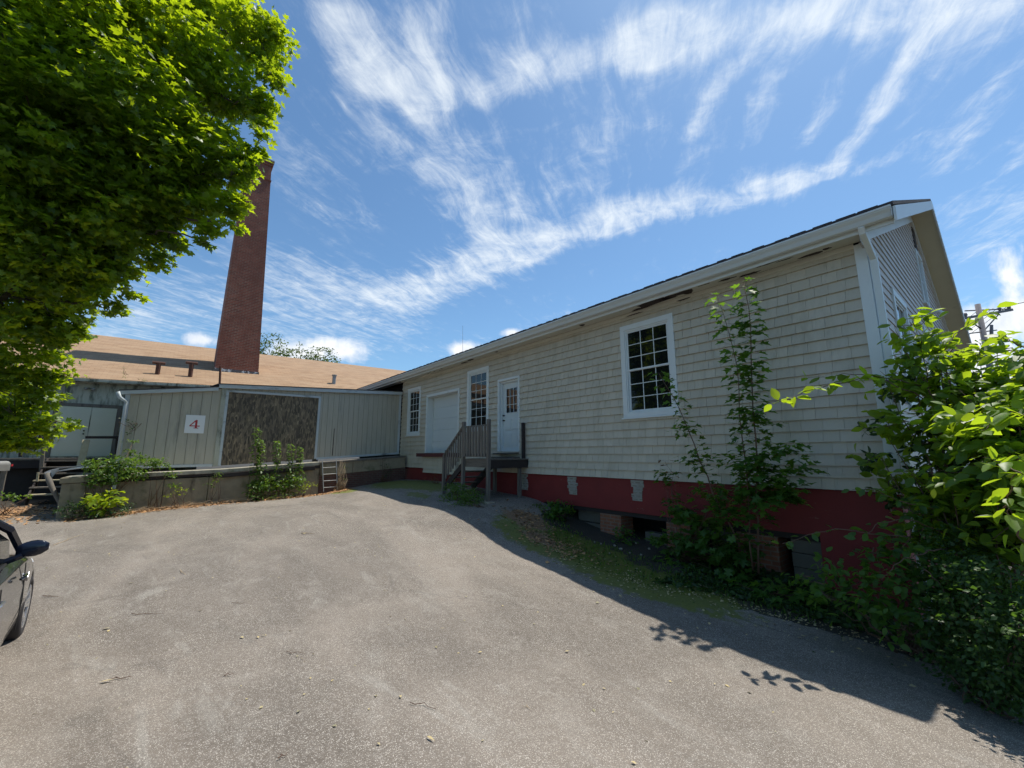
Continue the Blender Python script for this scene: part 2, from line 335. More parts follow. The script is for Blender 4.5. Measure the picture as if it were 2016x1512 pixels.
# ---------------------------------------------------------------- leaves
SH = {
 'maple': [(0, 0), (-.04, .2), (.1, .5), (.26, .25), (.45, .36), (.64, .52), (.6, .2), (.75, .15), (1, 0), (.75, -.15), (.6, -.2), (.64, -.52), (.45, -.36), (.26, -.25), (.1, -.5), (-.04, -.2)],
 'maple_lo': [(0, 0), (.1, .48), (.27, .24), (.64, .5), (.6, .18), (1, 0), (.6, -.18), (.64, -.5), (.27, -.24), (.1, -.48)],
 'oval': [(0, 0), (.22, .22), (.5, .29), (.8, .17), (1, 0), (.8, -.17), (.5, -.29), (.22, -.22)],
 'small': [(0, 0), (.5, .3), (1, 0), (.5, -.3)],
 'narrow': [(0, 0), (.4, .12), (1, 0), (.4, -.12)],
}
def leaves(P, Nn, Dd, size, shape, R=None, cup=.2, curl=.16):
    """P base points, Nn normals, Dd leaf directions, size lengths -> arrays"""
    P = np.asarray(P, float); N = len(P); o = np.array(SH[shape]); k = len(o)
    Nn = Nn/np.linalg.norm(Nn, axis=1, keepdims=True)
    Dd = Dd-Nn*(Dd*Nn).sum(1, keepdims=True); Dd /= np.maximum(np.linalg.norm(Dd, axis=1, keepdims=True), 1e-6)
    W = np.cross(Nn, Dd)
    x = np.r_[o[:, 0], .42]; y = np.r_[o[:, 1], 0.]; z = cup*np.abs(y)-curl*x*x; z[-1] = -curl*.17
    size = np.broadcast_to(np.asarray(size, float), (N,))
    cu = rng.uniform(.3, 1.7, N)
    V = P[:, None]+size[:, None, None]*(x[None, :, None]*Dd[:, None]+y[None, :, None]*W[:, None]+(z[None, :]*cu[:, None])[:, :, None]*Nn[:, None])
    tri = np.array([(i, (i+1) % k, k) for i in range(k)]).ravel()
    L = (np.arange(N)[:, None]*(k+1)+tri[None]).ravel()
    if R is None: R = rng.uniform(0, 1, N)
    return V.reshape(-1, 3), L, np.full(N*k, 3), np.repeat(R, k+1)
def cat_leaves(lst):
    lst = [l for l in lst if l is not None]
    V = []; L = []; C = []; R = []; b = 0
    for v, l, c, r in lst: V.append(v); L.append(l+b); C.append(c); R.append(r); b += len(v)
    return np.concatenate(V), np.concatenate(L), np.concatenate(C), np.concatenate(R)
def unit(n): v = rng.normal(size=(n, 3)); return v/np.linalg.norm(v, axis=1, keepdims=True)
def blob_leaves(c, rad, n, size, shape, flat=.7, tilt=.55, clump=.3, per=14, R0=None, droop=.3, shell=.5):
    """clumped sprays of leaves filling an ellipsoid"""
    c = np.asarray(c, float); rad = np.asarray(rad if hasattr(rad, '__len__') else (rad, rad, rad), float)
    k = max(1, n//per); u = unit(k)*(rng.uniform(shell**3, 1, (k, 1))**(1/3)); cc = c+u*rad
    out = unit(k)*.6+u*[1, 1, .3]; out[:, 2] *= .4
    P = np.repeat(cc, per, 0)+rng.normal(size=(k*per, 3))*clump*np.array([1, 1, 1-flat])*[.6, .6, 1]
    Nn = np.tile([0, 0, 1.], (k*per, 1))+rng.normal(size=(k*per, 3))*tilt+np.repeat(u, per, 0)*.35
    D = np.repeat(out, per, 0)+rng.normal(size=(k*per, 3))*.7; D[:, 2] -= droop
    R = np.repeat(rng.uniform(0, 1, k), per)*.6+rng.uniform(0, .4, k*per)
    if R0 is not None: R = np.clip(R*.5+R0, 0, 1)
    return leaves(P, Nn, D, rng.uniform(.65, 1.15, k*per)*size, shape, R)
def stem_leaves(pts, n, size, shape, spread=.12, t0=.1, tilt=.28, petiole=.06, R0=None, per=1, taper=.6):
    """leaves borne in opposite pairs along a stem polyline"""
    pts = np.array(pts, float); seg = np.linalg.norm(np.diff(pts, axis=0), axis=1); cl = np.r_[0, np.cumsum(seg)]/seg.sum()
    n = 2*max(2, n//2); tt = np.repeat(np.linspace(t0, 1, n//2), 2)
    P = np.stack([np.interp(tt, cl, pts[:, i]) for i in range(3)], 1)
    an = np.arange(n)*math.pi + (np.arange(n)//2)*1.6 + rng.normal(size=n)*.5
    D = np.stack([np.cos(an), np.sin(an), rng.normal(size=n)*.2+.05], 1)
    ln = petiole+rng.uniform(0, 1, n)*spread*(1-taper*tt); P2 = P+D*ln[:, None]
    Nn = np.tile([0, 0, 1.], (n, 1))+rng.normal(size=(n, 3))*tilt+D*.2; D2 = D+rng.normal(size=(n, 3))*.3; D2[:, 2] -= .3
    R = rng.uniform(0, 1, n)
    if R0 is not None: R = np.clip(R*.4+R0, 0, 1)
    return leaves(P2, Nn, D2, rng.uniform(.7, 1.15, n)*size, shape, R), P, P2
def plant(name, label, cat, base, lv, stems, lmat, smat='stem', group=None, lname='foliage', pet=None):
    t = thing(name, label, cat, base, group)
    obj(lname, cat_leaves(lv), lmat, t)
    if stems or pet:
        m = MB()
        for s in stems: m.tube(s[0], s[1], 5)
        for a, b in (pet or []): m.tube([a, b], .0018, 3, cap=False)
        obj('stem', m, smat, t, smooth=True)
    return t
def wob(a, b, k=6, amp=.05, sag=0.):
    a = np.array(a, float); b = np.array(b, float); t = np.linspace(0, 1, k)[:, None]
    p = a+(b-a)*t+rng.normal(size=(k, 3))*amp*np.sin(t*math.pi); p[:, 2:] -= sag*np.sin(t*math.pi); return [q for q in p]
# ================================================================ ground
ext = [(-400, -60, 12), (-60, -12, 16), (-12, 22, 240), (22, 60, 30), (60, 400, 12)]
exd = [(-400, -60, 12), (-60, -6, 20), (-6, 14, 150), (14, 60, 26), (60, 400, 12)]
gs = np.unique(np.concatenate([np.linspace(a, b, n+1) for a, b, n in ext])); gd = np.unique(np.concatenate([np.linspace(a, b, n+1) for a, b, n in exd]))
S_, D_ = np.meshgrid(gs, gd, indexing='ij'); Zg = gzv(S_, D_)
rough = np.array([[mnoise.noise(Vector((a*.45, b*.45, 0)))*.03+mnoise.noise(Vector((a*1.7, b*1.7, 3)))*.008 for b in gd] for a in gs])
Zg = Zg+rough
nx, ny = Zg.shape
gm = bpy.data.meshes.new('ground'); idx = np.arange(nx*ny).reshape(nx, ny)
fa = np.stack([idx[:-1, :-1], idx[1:, :-1], idx[1:, 1:], idx[:-1, 1:]], -1).reshape(-1, 4)
gm.vertices.add(nx*ny); gm.vertices.foreach_set('co', np.stack([S_, D_, Zg], -1).astype(np.float32).ravel())
gm.loops.add(fa.size); gm.loops.foreach_set('vertex_index', fa.astype(np.int32).ravel())
gm.polygons.add(len(fa)); gm.polygons.foreach_set('loop_start', np.arange(0, fa.size, 4, dtype=np.int32)); gm.update(calc_edges=True)
# zones in metres: verge of soil by the wing, moss, leaf litter
vb = [GP(*p)[:2] for p in [(1066, 1008), (1068, 1038), (1092, 1088), (1159, 1117), (1264, 1157), (1400, 1180), (1500, 1212), (1686, 1258), (1834, 1307), (1890, 1322), (2010, 1378)]]
vs = np.array([p[0] for p in vb])[::-1]; vd = np.array([p[1] for p in vb])[::-1]
o_ = np.argsort(vs); lim = np.interp(S_, vs[o_], vd[o_], left=vd[o_][0]+6, right=-1)
lim = np.where(S_ > 7.25, -1, lim)
verge = np.clip((lim-D_)/.25+.5, 0, 1)
verge = np.maximum(verge, np.clip((D_-15)/1, 0, 1)); verge = np.maximum(verge, np.clip((S_-16)/1, 0, 1))
verge = np.maximum(verge, np.clip((-(S_)-9)/1, 0, 1)); verge = np.maximum(verge, np.clip((-3-D_)/1, 0, 1))
def el(cx, cy, rx, ry): return np.clip(1.35-np.hypot((S_-cx)/rx, (D_-cy)/ry), 0, 1)
moss = np.maximum.reduce([el(13.4, 1.1, 2.4, 1.3)*.85, el(12.0, 1.0, 2.2, .9)*.8, el(14.3, 2.9, 1.0, .55)*.85, el(5.0, 1.6, 2.0, 1.0)*1.0, el(3.0, 1.9, 2.2, .8)*.9, el(10.5, 1.9, 1.4, .5)*.55])
lit = np.maximum.reduce([el(6.3, 1.2, .9, .6)*.8, el(5.3, 1.7, .8, .4)*.7, el(14.75, 7.4, .55, 2.6)*.7, el(14.9, 4.0, .4, 1.2)*.55, el(16.6, 11.2, 1.6, 1.0)*.68, el(15.2, 2.6, .3, 1.2)*.5])
ca = gm.attributes.new('zone', 'FLOAT_COLOR', 'POINT')
ca.data.foreach_set('color', np.stack([verge, moss, lit, np.ones_like(moss)], -1).astype(np.float32).ravel())
gm.shade_smooth(); gm.materials.append(MT['ground'])
go = bpy.data.objects.new('ground', gm); COL.objects.link(go); go['kind'] = 'structure'
go['label'] = 'worn grey asphalt yard with mossy earth verge'
def GH(s, d): return gz(s, d)+mnoise.noise(Vector((s*.45, d*.45, 0)))*.03+mnoise.noise(Vector((s*1.7, d*1.7, 3)))*.008
# ================================================================ shared building helpers
def fbox(m, fn, u0, u1, z0, z1, o0, o1, r=.5):
    m.hexa([fn(u0, z0, o0), fn(u1, z0, o0), fn(u1, z0, o1), fn(u0, z0, o1), fn(u0, z1, o0), fn(u1, z1, o0), fn(u1, z1, o1), fn(u0, z1, o1)], r)
def courses(m, u0, u1, z0, z1, rects, fn, expo=.178, wr=(.14, .29), clip=None, wfun=None, joints=True, lap=.034):
    z = z0; ci = 0
    while z < z1-.01:
        zt = min(z+expo, z1); a0, a1 = (u0, u1) if clip is None else clip(z, zt)
        if a1-a0 < .05: z = zt; continue
        js = [a0]
        while js[-1] < a1:
            w = random.uniform(*(wfun(js[-1]) if wfun else wr)); js.append(js[-1]+w)
        js[-1] = a1; rr = [random.random() for _ in js]; bow = [random.uniform(-.002, .003) for _ in js]
        zs = sorted({z, zt} | {e for r in rects for e in (r[2], r[3]) if z+.004 < e < zt-.004})
        for za, zb in zip(zs, zs[1:]):
            iv = [(a0, a1)]; zm = (za+zb)/2
            for r in rects:
                if r[2] < zm < r[3]:
                    nv = []
                    for p, q in iv:
                        if r[0] > p: nv.append((p, min(q, r[0])))
                        if r[1] < q: nv.append((max(p, r[1]), q))
                    iv = [t for t in nv if t[1]-t[0] > .004]
            oo = lambda zz: .004+lap*(1-(zz-z)/expo)
            for p, q in iv:
                if joints: m.quad([fn(p, za, oo(za)-.008), fn(q, za, oo(za)-.008), fn(q, zb, oo(zb)-.008), fn(p, zb, oo(zb)-.008)], 0.)
                for k in range(len(js)-1):
                    g = .0032 if joints else .0008
                    x0 = max(p, js[k]+(g if k else 0)); x1 = min(q, js[k+1]-g)
                    if x1-x0 < .004: continue
                    b = bow[k]; zl = za+(b if za == z else 0)
                    m.quad([fn(x0, zl, oo(za)), fn(x1, zl, oo(za)), fn(x1, zb, oo(zb)), fn(x0, zb, oo(zb))], rr[k])
                    if za == z: m.quad([fn(x0, zl, -.01), fn(x1, zl, -.01), fn(x1, zl, oo(za)), fn(x0, zl, oo(za))], rr[k])
                    if joints:
                        for xe in (x0, x1): m.quad([fn(xe, za, oo(za)-.008), fn(xe, zb, oo(zb)-.008), fn(xe, zb, oo(zb)), fn(xe, zl, oo(za))], rr[k])
        z = zt; ci += 1
def window(parent, fn, u0, u1, z0, z1, cas=.115, sill=True):
    w = MB()
    fbox(w, fn, u0, u0+cas, z0, z1-cas, -.02, .04); fbox(w, fn, u1-cas, u1, z0, z1-cas, -.02, .04)
    fbox(w, fn, u0, u1, z1-cas, z1, -.02, .043); fbox(w, fn, u0+cas, u1-cas, z0, z0+cas*.8, -.02, .037)
    a, b, c, d = u0+cas, u1-cas, z0+cas*.8, z1-cas
    for x0, x1, y0, y1 in ((a, a+.03, c, d), (b-.03, b, c, d), (a+.03, b-.03, d-.035, d), (a+.03, b-.03, c, c+.03)): fbox(w, fn, x0, x1, y0, y1, -.07, .022)
    fo = obj('window', w, 'white', parent, bevel=.004)
    a += .03; b -= .03; c += .03; d -= .035; mz = (c+d)/2
    for nm, lo, hi, off in (('upper', mz, d, 0.), ('lower', c, mz+.03, -.022)):
        s = MB(); r = .035
        fbox(s, fn, a, a+r, lo, hi, off-.03, off); fbox(s, fn, b-r, b, lo, hi, off-.03, off)
        fbox(s, fn, a+r, b-r, hi-r, hi, off-.03, off); fbox(s, fn, a+r, b-r, lo, lo+r*1.1, off-.03, off)
        for i in (1, 2):
            x = a+r+(b-a-2*r)*i/3; fbox(s, fn, x-.008, x+.008, lo+r, hi-r, off-.024, off-.010)
            zz = lo+r+(hi-lo-2*r)*i/3
            for j in range(3):
                xa = a+r+(b-a-2*r)*j/3+(.008 if j else 0); xb = a+r+(b-a-2*r)*(j+1)/3-(.008 if j < 2 else 0)
                fbox(s, fn, xa, xb, zz-.008, zz+.008, off-.0235, off-.0105)
        obj('sash', s, 'white', fo)
        g = MB(); q = random.uniform(-.001, .001)
        g.quad([fn(a+r-.005, lo+r, off-.018), fn(b-r+.005, lo+r, off-.018+q), fn(b-r+.005, hi-r, off-.018+q), fn(a+r-.005, hi-r, off-.018)])
        obj('pane', g, 'glass', fo)
    if sill:
        s = MB(); fbox(s, fn, u0-.03, u1+.03, z0-.035, z0-.003, -.02, .07); obj('sill', s, 'white', fo)
# ================================================================ shingled wing
wing = thing('shingled_building', 'long cream shake sided building with red brick foundation, dark roof and white trim', 'building', (0, 0, -2.1))
WF = lambda u, z, o: (u, o, z)
W1 = (14.32, 15.53, .80, 2.83); GD = (11.3, 13.8, .07, 2.37); W2 = (9.52, 10.80, .80, 2.88); DR = (7.97, 9.03, .09, 2.33); W3 = (3.02, 4.34, .81, 2.92)
sd_ = MB()
courses(sd_, 0, 16.14, -.52, 3.12, [W1, GD, W2, DR, W3], WF, wfun=lambda u: (.15, .30) if u < 11 else (.5, 1.1))
obj('siding', sd_, 'siding', wing)
m = MB(); m.box(.06, 22, -.36, -.26, -.6, 3.2); m.box(.06, .2, -13.05, -.4, -.6, 3.2); m.box(.2, 22, -13.05, -12.9, -2.2, 3.2)
m.add([(.06, -.36, 3.2), (.06, -13.05, 3.2), (.06, -6.5, 6.05)], [(0, 1, 2)])
obj('wall_core', m, 'dark', wing)
# corner boards and frieze
m = MB(); m.box(-.145, 0, -.11, .035, -.54, 3.17); m.box(-.143, -.11, -.26, -.11, -.54, 3.17); obj('corner_board', m, 'white', wing, bevel=.004)
m = MB(); m.box(0, 16.1, 0, .034, 3.12, 3.20); obj('frieze_board', m, 'soffit', wing, bevel=.004)
# eaves
m = MB(); m.box(-.14, 21.2, .036, .385, 3.2, 3.22); obj('soffit', m, 'soffit', wing)
m = MB(); m.box(-.53, 21.2, .385, .41, 3.165, 3.37); obj('fascia', m, 'white', wing, bevel=.003)
m = MB(); pr = [(.411, 3.375), (.411, 3.235), (.47, 3.215), (.505, 3.235), (.52, 3.30), (.545, 3.34), (.55, 3.375)]
m.prism(pr, lambda u, v, t: (-.53+t, u, v), 21.7); obj('gutter', m, 'gutter', wing, bevel=.004)
m = MB(); m.box(-.535, 21.2, .545, .556, 3.362, 3.386); m.box(-.537, -.531, .411, .545, 3.22, 3.37); obj('gutter_lip', m, 'white', wing)
rz = random.Random(3)
def ragged(cx, cy, lx, ly, n=12):
    out = []
    for i in range(n):
        an = 2*math.pi*i/n; k = rz.uniform(.55, 1.1); out.append((cx+math.cos(an)*lx/2*k, cy+math.sin(an)*ly/2*k))
    return out
m = MB()
for cx, cy, lx, ly in [(3.3, .2, 1.1, .32), (2.8, .22, .8, .2), (3.75, .08, .5, .1), (3.8, .12, .25, .06), (2.6, .12, .2, .1), (1.82, .2, .35, .09), (1.45, .12, .4, .09), (1.1, .3, .4, .04), (.52, .12, .38, .1), (.3, .16, .16, .08), (.85, .25, .3, .03), (2.2, .28, .3, .03),
                       (5.35, .18, .2, .16), (10.35, .2, .5, .14), (10.85, .14, .6, .12), (8.9, .2, .14, .1), (12.3, .22, .08, .1), (12.9, .2, .1, .06), (13.1, .28, .14, .05), (13.5, .15, .12, .05), (12.6, .12, .12, .06), (15.9, .3, .5, .1)]:
    m = MB(); m.prism(ragged(cx, cy, lx, ly), lambda u, v, t: (u, v, 3.1995-t), .004); obj('rotten_soffit_gap', m, 'rot', wing)
m = MB()
for cx, ly in [(3.95, .55), (2.75, .4)]:
    m = MB(); m.prism(ragged(cx, 3.13, ly, .03), lambda u, v, t: (u, .0345+t, v), .004); obj('rotten_frieze_gap', m, 'rot', wing)
# roof
m = MB()
def slab(m, x0, x1, y0, z0, y1, z1, t):
    m.hexa([(x0, y0, z0-t), (x1, y0, z0-t), (x1, y1, z1-t), (x0, y1, z1-t), (x0, y0, z0), (x1, y0, z0), (x1, y1, z1), (x0, y1, z1)])
slab(m, -.56, 27, .53, 3.435, -6.5, 6.43, .055); slab(m, -.56, 27, -13.53, 3.435, -6.5, 6.43, .055)
for i in range(60):  # curled tab ends along the eave
    x = -.5+i*.3+random.uniform(0, .1); m.box(x, x+random.uniform(.12, .26), .52, .545, 3.39, 3.437+random.uniform(0, .006))
obj('roof', m, 'shingle_dark', wing)
m = MB()
for sgn, ya in ((1, .50), (-1, -13.50)):
    a = np.array([0, ya, 3.37]); b = np.array([0, -6.5, 6.36])
    m.hexa([(-.575, a[1], a[2]-.22), (-.545, a[1], a[2]-.22), (-.545, b[1], b[2]-.22), (-.575, b[1], b[2]-.22), (-.575, a[1], a[2]), (-.545, a[1], a[2]), (-.545, b[1], b[2]), (-.575, b[1], b[2])])
obj('rake_board', m, 'white', wing)
m = MB()
for ya in (.40, -13.40): slab(m, -.545, -.13, ya, 3.24, -6.5, 6.2, .02)
obj('rake_soffit', m, 'cream', wing)
m = MB()
for ya in (0, -13.0): slab(m, -.165, -.12, ya, 3.40, -6.5, 6.17, .2)
obj('rake_frieze', m, 'white', wing)
# gable end
GF = lambda u, z, o: (-.115-o, u, z)
gw = [(-3.05, -1.72, .8, 2.9), (-6.6, -5.25, .8, 2.9), (-10.9, -9.6, .8, 2.9)]; gv = (-7.35, -6.35, 3.75, 5.2)
def gclip(z, zt):
    if zt < 3.2: return (-12.95, -.12)
    k = ((z+zt)/2-3.33)/(6.43-3.43)*7.03; return (-12.95+k, -.12-k) if k < 6.3 else (0, 0)
g = MB(); courses(g, -12.95, -.12, -.52, 5.95, gw+[gv], GF, expo=.15, clip=gclip, wr=(1.5, 3.5), joints=False, lap=.015)
obj('gable_siding', g, 'clap', wing)
for w in gw: window(wing, GF, *w)
window(wing, GF, *gv, cas=.1)
m = MB(); fbox(m, GF, -6.9, -6.5, 5.3, 5.85, 0, .03); obj('gable_vent', m, 'rot', wing)
m = MB(); m.tube([(-.15, -7.0, 3.6), (-.3, -7.0, 3.62), (-.42, -7.05, 3.5)], [.04, .04, .07], 8); obj('flood_light', m, 'sign_white', wing, smooth=True)
# downspout
m = MB(); m.beam((-.19, .47, 3.24), (-.19, .40, 3.14), .075, .1); m.beam((-.19, .44, 3.17), (-.2, -.02, 2.9), .075, .1); m.beam((-.2, -.015, 2.93), (-.2, -.04, -.55), .075, .09, up=(1, 0, 0)); m.beam((-.2, -.04, -.55), (-.2, -.04, -1.9), .075, .09, up=(1, 0, 0))
obj('downspout', m, 'white', wing, bevel=.006)
# foundation
def gzm(y): return -2.3
m = MB(); m.box(-.10, 22, -.26, -.02, -1.235, -.53); m.box(-.10, .9, -.26, -.02, -2.4, -1.235); m.box(7.05, 22, -.26, -.02, -2.4, -1.235); m.box(-.10, .14, -13, -.26, -2.4, -.53)
obj('foundation_wall', m, 'red_brick', wing)
m = MB(); m.box(.92, 7.05, -.5, -.06, -1.33, -1.24); obj('sill_timber', m, 'dark_wood', wing)
m = MB(); m.box(.9, 7.1, -1.2, -1.1, -2.4, -1.2); obj('dark_void_panel', m, 'dark', wing)  # near-black panel painting the darkness behind the foundation openings
for k, (a, b, z0, z1, mt) in enumerate([(4.60, 5.18, -2.0, -1.335, 'pier_brick'), (1.5, 2.15, -2.2, -1.335, 'pier_brick'), (3.0, 3.5, -2.1, -1.335, 'pier_brick'), (6.65, 7.04, -1.8, -1.335, 'pier_brick')]):
    m = MB(); m.box(a, b, -.5, -.05, z0, z1); obj('pier', m, mt, wing, bevel=.006)
m = MB()
for a, b, z0, z1, y in [(2.2, 2.75, -1.56, -1.34, -.12), (.92, 1.33, -1.54, -1.34, -.10), (.92, 1.33, -1.76, -1.55, -.09), (.92, 1.33, -1.98, -1.77, -.11), (5.25, 6.0, -1.6, -1.34, -.22), (3.6, 4.1, -2.0, -1.62, -.2), (5.3, 6.3, -2.0, -1.62, -.2)]:
    m = MB(); m.box(a, b, y-.2, y, z0, z1); obj('infill_block', m, 'block', wing, bevel=.008)
rp = random.Random(5)
for a, b, zb in [(5.84, 6.13, -.97), (3.97, 4.24, -.95), (7.69, 7.97, -.93)]:
    z = -.545; m = MB()
    while z > zb:
        j = rp.uniform(-.035, .035); k = rp.uniform(-.035, .035)
        m.box(a+j, b+k, -.021, -.012+rp.uniform(-.004, .004), z-.07, z); z -= .072
    obj('masonry_patch', m, 'patch', wing)
for w in (W1, W2, W3): window(wing, WF, *w)
# overhead door
m = MB(); a, b, c, d = GD
fbox(m, WF, a, a+.10, c, d-.1, -.03, .04); fbox(m, WF, b-.10, b, c, d-.1, -.03, .04); fbox(m, WF, a, b, d-.10, d, -.03, .043)
fbox(m, WF, a+.085, a+.10, c, d-.1, -.28, -.03); fbox(m, WF, b-.10, b-.085, c, d-.1, -.28, -.03); fbox(m, WF, a+.1, b-.1, d-.115, d-.1, -.28, -.03)
fr = obj('garage_door', m, 'white', wing, bevel=.004)
m = MB(); n = 5
for i in range(n):
    z0 = c+(d-.115-c)*i/n; z1 = c+(d-.115-c)*(i+1)/n; fbox(m, WF, a+.1, b-.1, z0+.0015, z1-.0015, -.27, -.235)
obj('door_panel', m, 'door_white', fr, bevel=.004)
m = MB(); fbox(m, WF, 12.5, 12.62, c+.05, c+.09, -.235, -.2); obj('handle', m, 'metal_dark', fr)
m = MB(); m.box(11.15, 14.0, -.03, .30, -.08, .055); obj('door_sill', m, 'red_beam', wing, bevel=.01)
m = MB(); bx_ = MB(); bx_.box(11.27, 13.62, .02, .14, -.66, -.085)
courses(m, 11.25, 13.64, -.68, -.08, [], lambda u, z, o: (u, .14+o, z), expo=.15, wr=(1, 2))
courses(m, .0, .16, -.68, -.08, [], lambda u, z, o: (11.27-o, u, z), expo=.15, wr=(1, 2)); obj('sill_skirt', m, 'siding', wing); obj('skirt_core', bx_, 'siding', wing)
# entry door
m = MB(); a, b, c, d = DR
fbox(m, WF, a, a+.07, c, d-.07, -.03, .04); fbox(m, WF, b-.07, b, c, d-.07, -.03, .04); fbox(m, WF, a, b, d-.07, d, -.03, .043)
fbox(m, WF, a+.055, a+.07, c, d-.07, -.16, -.03); fbox(m, WF, b-.12, b-.07, c, d-.07, -.16, -.03); fbox(m, WF, a+.07, b-.12, d-.13, d-.07, -.16, -.03); fbox(m, WF, a+.07, b-.12, c, c+.03, -.16, .03)
dd = obj('entry_door', m, 'white', wing, bevel=.004)
x0, x1, z0, z1 = a+.07, b-.12, c+.03, d-.13
m = MB(); W_ = x1-x0; l0, l1, lz0, lz1 = x0+.16, x1-.16, z0+1.13, z1-.17
fbox(m, WF, x0, l0, z0, z1, -.14, -.095); fbox(m, WF, l1, x1, z0, z1, -.14, -.095); fbox(m, WF, l0, l1, lz1, z1, -.14, -.095); fbox(m, WF, l0, l1, z0, lz0, -.14, -.095)
for i in (0, 1):
    pa = x0+.12+i*(W_-.24+.06)/2; pb = pa+(W_-.24-.06)/2
    for qa, qb in ((z0+.12, z0+.52), (z0+.62, z0+.95)):
        fbox(m, WF, pa, pb, qa, qb, -.0945, -.085); fbox(m, WF, pa+.03, pb-.03, qa+.03, qb-.03, -.085, -.078)
for x in (l0, l1-.02): fbox(m, WF, x, x+.02, lz0, lz1, -.095, -.082)
for z in (lz0, lz1-.02): fbox(m, WF, l0+.02, l1-.02, z, z+.02, -.095, -.083)
for i in (1, 2):
    x = l0+(l1-l0)*i/3; fbox(m, WF, x-.008, x+.008, lz0+.02, lz1-.02, -.105, -.086)
    z = lz0+(lz1-lz0)*i/3; fbox(m, WF, l0+.02, l1-.02, z-.008, z+.008, -.104, -.088)
sl = obj('door_slab', m, 'door_white', dd, bevel=.003)
m = MB(); m.quad([WF(l0, lz0, -.11), WF(l1, lz0, -.11), WF(l1, lz1, -.111), WF(l0, lz1, -.111)]); obj('pane', m, 'glass', dd)
for z in (z0+.92, z0+1.07):
    m = MB(); m.tube([(x1-.07, -.095, z), (x1-.07, -.06, z), (x1-.07, -.045, z), (x1-.07, -.03, z)], [.022, .016, .03, .018], 10); obj('door_knob' if z < z0+1 else 'deadbolt', m, 'metal_dark', dd, smooth=True)
# ================================================================ wooden landing and steps
st = thing('wooden_steps', 'weathered grey wooden landing with railing and steps below the white entry door', 'stairs', (8.4, 1.0, -1.2))
m = MB()
for i in range(9):
    y = .03+i*.148; m.box(7.58+random.uniform(-.02, .02), 8.92+random.uniform(-.02, .02), y, y+.138, -.14, -.11+random.uniform(-.004, .004))
obj('deck', m, 'deck_wood', st, bevel=.003)
m = MB(); m.box(7.60, 7.64, .02, 1.33, -.36, -.141); obj('side_beam', m, 'dark_wood', st, bevel=.004)
m = MB(); m.box(7.64, 8.9, 1.29, 1.33, -.34, -.141); m.box(7.68, 8.86, .7, .74, -.30, -.145); m.box(8.86, 8.90, .02, 1.29, -.34, -.141); obj('front_beam', m, 'deck_wood', st, bevel=.004)
m = MB(); m.beam((8.0, .06, .045), (8.98, .16, .03), .2, .04); m.box(7.95, 9.0, .02, .3, -.105, -.06); obj('door_step', m, 'deck_wood', st, bevel=.003)
for x, y, zt, lean in ((7.65, 1.37, .93, 0), (8.86, 1.37, .93, .0)):
    m = MB(); m.beam((x, y, GH(x, y)-.02), (x+lean, y, zt), .09, up=(1, 0, 0)); obj('post', m, 'grey_wood', st, bevel=.006)
m = MB(); m.beam((7.72, .1, -.11), (7.74, .09, .9), .08, up=(1, 0, 0)); obj('post', m, 'dark_wood', st, bevel=.006)
for x in (8.86, 7.72):
    m = MB(); m.beam((x, .25, GH(x, .25)-.02), (x, .25, -.14), .09, up=(1, 0, 0)); obj('post', m, 'grey_wood', st, bevel=.006)
m = MB(); m.box(7.70, 8.82, 1.33, 1.40, .76, .80); obj('top_rail', m, 'grey_wood', st, bevel=.004)
m = MB(); m.box(7.70, 8.82, 1.345, 1.385, -.05, .03); obj('bottom_rail', m, 'grey_wood', st, bevel=.004)
for i in range(8):
    x = 7.775+i*.139; m = MB(); m.beam((x, 1.41, -.06), (x+random.uniform(-.015, .015), 1.41, .77), .088, .03, up=(0, 1, 0)); obj('baluster', m, 'grey_wood', st, bevel=.003)
m = MB(); m.beam((9.93, 1.37, GH(9.93, 1.37)), (9.93, 1.37, -.03), .09, up=(1, 0, 0)); obj('newel_post', m, 'grey_wood', st, bevel=.006)
m = MB(); m.beam((8.88, 1.37, .80), (9.97, 1.37, -.06), .09, .045); obj('stair_rail', m, 'grey_wood', st, bevel=.004)
m = MB(); m.beam((8.85, 1.33, -.23), (10.0, 1.33, -1.03), .04, .16); obj('stringer', m, 'dark_wood', st)
m = MB(); m.beam((8.85, .3, -.23), (10.0, .3, -1.03), .04, .2); obj('stringer', m, 'dark_wood', st)
for i in range(7):
    x = 9.02+i*.125; z = .80-(x-8.88)*.79; m = MB(); m.beam((x, 1.385, z-.80), (x, 1.385, z-.02), .06, .03, up=(0, 1, 0)); obj('baluster', m, 'grey_wood', st, bevel=.003)
for i in range(4):
    m = MB(); m.box(8.92+i*.26, 9.20+i*.26, .3, 1.31, -.33-i*.18, -.295-i*.18); obj('tread', m, 'deck_wood', st, bevel=.003)
m = MB(); m.box(7.5, 7.82, 1.26, 1.52, GH(7.65, 1.37)-.03, GH(7.65, 1.37)+.015); obj('footing_pad', m, 'concrete_top', st, bevel=.006)
